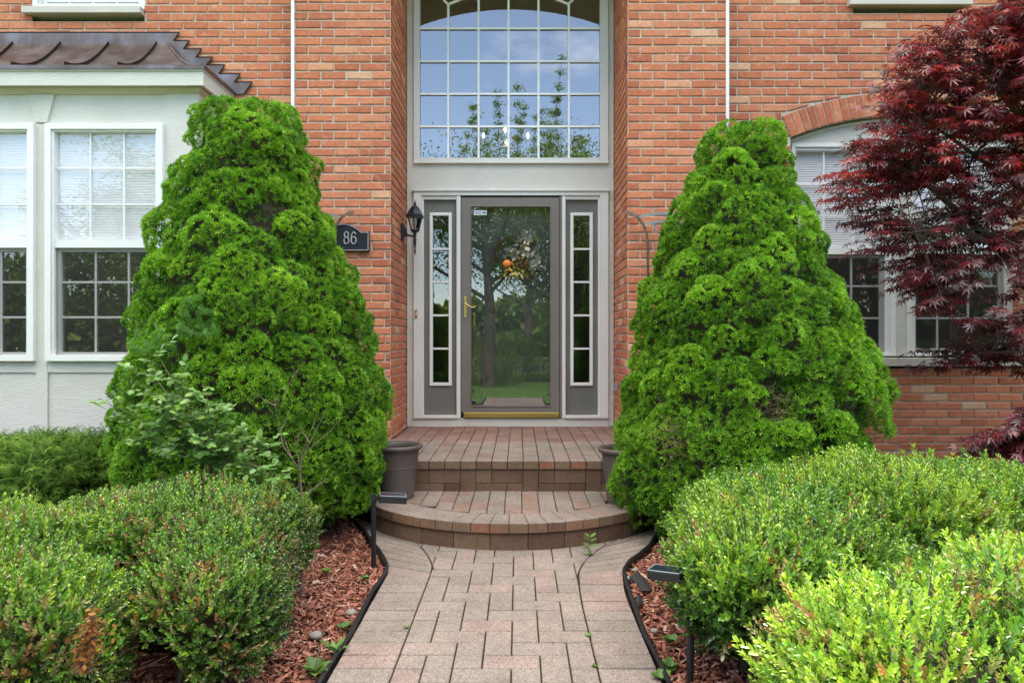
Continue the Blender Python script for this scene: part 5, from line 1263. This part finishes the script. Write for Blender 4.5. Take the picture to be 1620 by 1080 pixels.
def pl_(pts, r0_, r1_): 
    v_ = [P(x, y, dB+random.uniform(-.03, .03)) for x, y in pts]; n_ = len(v_); b.tube(v_, [r0_+(r1_-r0_)*i/(n_-1) for i in range(n_)], 5)
gb = Vector((P(476, 800, dB).x, dB, -.02)); b.tube([gb, P(477, 800, dB), P(475, 745, dB)], [.0055, .005, .0042], 6)
for pts in ([(475, 745), (462, 725), (448, 705), (443, 680), (436, 645), (432, 620)], [(436, 642), (450, 620), (468, 590), (482, 570)], [(436, 642), (415, 630), (400, 617)], [(475, 745), (468, 700), (463, 680)], [(475, 735), (490, 700), (505, 670), (518, 645)], [(482, 718), (500, 700), (525, 680), (534, 668)], [(475, 745), (480, 710), (492, 680), (500, 660), (503, 650)], [(462, 725), (452, 700), (445, 680), (458, 650)], [(477, 780), (500, 770), (520, 755), (529, 745)], [(478, 790), (495, 775), (510, 755), (517, 730)], [(477, 800), (465, 770), (452, 755), (464, 735)], [(470, 700), (474, 685), (482, 680)], [(490, 700), (480, 685), (477, 672)], [(443, 680), (452, 670), (455, 660)], [(474, 760), (466, 790), (455, 810)], [(436, 645), (434, 625), (437, 612)]):
    pl_(pts, .0026, .0007)
b.build('branches', TWIG, bs)

# ------------------------------------------------------------------ weeds
def weed(name, base, leaves, lab, ln=.07, w_=.3, stalk=None, group='small weeds beside the path'):
    o = empty(name, base, lab, 'weed', group); base = Vector(base); LP2, LN2, S_ = [], [], []
    for k in range(leaves):
        a = 6.28*k/leaves+random.uniform(-.3, .3); e = random.uniform(.25, .8); ld = Vector((math.cos(a)*math.cos(e), math.sin(a)*math.cos(e), math.sin(e))); nn = Vector((-math.cos(a)*math.sin(e), -math.sin(a)*math.sin(e), math.cos(e))); cr_ = ld.cross(nn)
        LP2.append(tuple(base)); LN2.append([[cr_.x, ld.x, nn.x], [cr_.y, ld.y, nn.y], [cr_.z, ld.z, nn.z]]); S_.append(ln*random.uniform(.6, 1.1))
    scatter('leaves', LEAFV*np.array([w_/.28, 1, 1]), LEAFF, np.array(LP2), np.array(LN2), np.array(S_), WEED, o, rng.uniform(0, 1, len(LP2)))
    if stalk: B().tube([base, base+Vector((stalk[0]*.5, 0, stalk[1]*.6)), base+Vector((stalk[0], 0, stalk[1]))], [.0025, .002, .0015], 5).build('stalk', TWIG, o)
weed('dandelion', gp(498, 1062), 11, 'dandelion with a tall bare stalk in the mulch beside the left edging', .075, .2, (.04, .17)); weed('dandelion', gp(530, 1030), 8, 'leafy dandelion rosette touching the left edging', .07, .2, None)
weed('clover_weed', gp(578, 916), 9, 'small green weed in the mulch near the left stake light', .03, .4); weed('clover_weed', gp(546, 992), 8, 'small green weed halfway down the mulch left of the path', .035, .4); weed('clover_weed', gp(515, 905), 8, 'round leaved weed beside the left hedge', .04, .5)
for k, (px, py, lb) in enumerate(((1060, 1055, 'leafy weed at the bottom of the mulch right of the path'), (1046, 1072, 'leafy weed touching the right edging at the bottom'), (1062, 1015, 'small weed in the mulch near the right stake light'))): weed('creeping_weed', gp(px, py), 14, lb, .04, .35)
weed('joint_weed', gp(932, 878), 5, 'thin seedling growing from the joint at the foot of the lower step', .035, .25); 
sd_o = empty('seedling', gp(933, 875), 'tall thin seedling sprouting against the lower step at the right', 'weed', 'small weeds beside the path'); b = B(); p0 = Vector(gp(933, 877)); b.tube([p0, p0+Vector((.0, -.01, .05)), p0+Vector((.004, -.01, .095))], [.0016, .0013, .001], 4); b.build('stalk', WEED, sd_o)
lp = []; ln_ = []
for z_, a in ((.05, .3), (.055, 2.8), (.075, .6), (.08, 2.4), (.095, .9), (.095, 2.2), (.035, 3.0)):
    ld = Vector((math.cos(a), -.2, .5*math.sin(a)+.1)).normalized(); nn = Vector((0, -.6, 1)); nn = (nn-ld*nn.dot(ld)).normalized(); cr_ = ld.cross(nn); lp.append(tuple(p0+Vector((0, -.01, z_)))); ln_.append([[cr_.x, ld.x, nn.x], [cr_.y, ld.y, nn.y], [cr_.z, ld.z, nn.z]])
scatter('leaves', LEAFV*np.array([.7, 1, 1]), LEAFF, np.array(lp), np.array(ln_), np.full(len(lp), .042), WEED, sd_o, rng.uniform(.3, 1, len(lp)))
weed('joint_weed', gp(931, 1006), 10, 'green tuft in the right path joint halfway up the picture', .018, .35); weed('joint_weed', gp(941, 1054), 7, 'small green tuft in the right path joint near the bottom', .014, .35); weed('joint_weed', gp(643.5, 993), 6, 'tiny brown green tuft in the left path joint', .02, .2)
weed('joint_weed', (.85, 6.1, .35), 12, 'green weed in the corner of the landing below the brick return', .035, .35); weed('joint_weed', (.23, 5.0, .35), 5, 'tiny weed in a joint of the upper landing', .02, .35)

# ------------------------------------------------------------------ street trees behind the camera, seen in the glass
def tree(x, y, h, cr_r, seed, lab, trunk_r=.16, nleaf=9000, base=.3, leaf=.10, up=0):
    r_ = np.random.default_rng(seed); random.seed(seed); o = empty('shade_tree', (x, y, 0), lab, 'tree', 'trees across the front lawn'); b = B()
    top = Vector((x+random.uniform(-.3, .3), y+random.uniform(-.3, .3), h*.8)); b.tube([(x, y, -.1), (x+.05, y, h*base), tuple(top)], [trunk_r, trunk_r*.8, .03], 9); tips = []
    for k in range(22):
        z_ = h*random.uniform(base, .8); a = random.random()*6.28; l_ = cr_r*random.uniform(.5, 1)*(1-.4*(z_/h)); p0 = Vector((x, y, z_)); p1 = p0+Vector((math.cos(a)*l_*.6, math.sin(a)*l_*.6, l_*.35)); p2 = p0+Vector((math.cos(a)*l_, math.sin(a)*l_, l_*.7+up*random.random()))
        b.tube([p0, p1, p2], [trunk_r*.35, trunk_r*.2, .01], 6)
        for t in (.5, .75, 1): tips.append((p0.lerp(p2, t), .5+.35*random.random()))
        if up:
            p3 = p2+Vector((random.gauss(0, .3), random.gauss(0, .3), up*random.uniform(.6, 1.2))); b.tube([p2, p3], [.012, .004], 4)
            for t in (.2, .4, .6, .8, 1): tips.append((p2.lerp(p3, t), .16))
    b.build('trunk', BARK, o); P_, N_ = [], []
    for p, s_ in tips:
        n_ = int(nleaf/len(tips)*(1 if s_ > .3 else .4)); q_ = r_.normal(size=(n_, 3))*s_*np.array([1, 1, .7])*.55+np.array(p); P_.append(q_)
    P_ = np.vstack(P_); P_ = P_[P_[:, 2] > .8]; n_ = len(P_)
    scatter('crown', LEAFV, LEAFF, P_, frames(r_.normal(size=(n_, 3))+np.array([0, 0, .4])), leaf*r_.uniform(.7, 1.3, n_), TREEL, o, r_.uniform(0, 1, n_))
tree(-.75, -4.6, 5.6, 3.0, 51, 'shade tree with a leaning trunk on the lawn opposite the door', .17, 26000, .33, .062)
tree(1.6, -6.5, 5.9, 3.0, 52, 'shade tree on the lawn right of the one opposite the door', .15, 24000, .30, .065)
tree(-6.3, -9.5, 5.2, 2.6, 53, 'tall shade tree on the lawn opposite the bay window', .16, 20000, .2, .075, 1.0)
tree(.3, -12.0, 7.6, 3.2, 54, 'loose upright tree by the street with thin top shoots', .15, 44000, .3, .062, 2.4)
tree(5.2, -10.0, 7.4, 3.0, 55, 'upright tree by the street at the right with thin top shoots', .15, 32000, .25, .065, 2.2)
tree(-9.0, -8.5, 6.5, 3.2, 56, 'broad tree at the far left of the lawn', .2, 18000, .2, .09)
tree(-14, -14, 7, 3.6, 57, 'broad tree across the street at the far left', .2, 10000, .15, .14)
tree(9.0, -8.0, 6.8, 3.2, 58, 'dense tree at the far right of the lawn', .2, 16000, .15, .09)
tree(3.0, -25, 8, 4.4, 60, 'wide tree across the street opposite the door', .25, 10000, .15, .17)
def bush(x, y, r_, h, seed, lab):
    g_ = np.random.default_rng(seed); n_ = 5000; d = g_.normal(size=(n_, 3)); d /= np.linalg.norm(d, axis=1, keepdims=True); k_ = g_.uniform(.7, 1, n_)*(1+.1*np.sin(d[:, 0]*7)*np.cos(d[:, 1]*6)); pos = d*np.array([r_, r_, h*.55])*k_[:, None]+np.array([x, y, h*.45]); pos = pos[pos[:, 2] > 0]
    tag(scatter('lawn_bush', LEAFV, LEAFF, pos, frames(d[:len(pos)]+g_.normal(size=pos.shape)*.6), .05*g_.uniform(.7, 1.3, len(pos)), TREEL, None, g_.uniform(.2, 1, len(pos))), lab, 'bush', 'bushes on the front lawn')
bush(-1.6, -3.0, .7, .9, 71, 'rounded bush at the foot of the leaning tree behind the camera'); bush(1.5, -3.6, .8, 1.0, 72, 'rounded bush on the lawn right of the path behind the camera')
bush(-1.5, -1.3, .55, .75, 75, 'rounded bush beside the path just behind the camera on the left'); bush(1.35, -1.2, .5, .7, 76, 'rounded bush beside the path just behind the camera on the right'); bush(-.9, -5.6, .9, 1.2, 77, 'bush left of the trunk of the leaning tree'); bush(.9, -7.4, 1.0, 1.5, 78, 'bush in front of the second shade tree')
bush(-.4, -9.5, 1.2, 1.5, 73, 'largest rounded bush before the street'); bush(2.6, -11, 1.1, 1.3, 74, 'rounded bush before the street to the right')
def far_wood():
    g_ = np.random.default_rng(80); n_ = 60000; a = g_.uniform(R(150), R(390), n_); rr_ = g_.uniform(34, 40, n_); top = 4.6+1.0*np.sin(a*9)+.7*np.sin(a*23+1)+.5*np.sin(a*51); z_ = top*(g_.random(n_)**.8)
    pos = np.stack([rr_*np.cos(a), rr_*np.sin(a)-4, z_], 1); scatter_o = scatter('far_trees', LEAFV, LEAFF, pos, frames(g_.normal(size=(n_, 3))+np.array([0, 0, .3])), .62*g_.uniform(.6, 1.3, n_), TREEL, None, g_.uniform(0, 1, n_))
    tag(scatter_o, 'distant mass of leafy trees beyond the street', 'woods', kind='stuff')
far_wood()
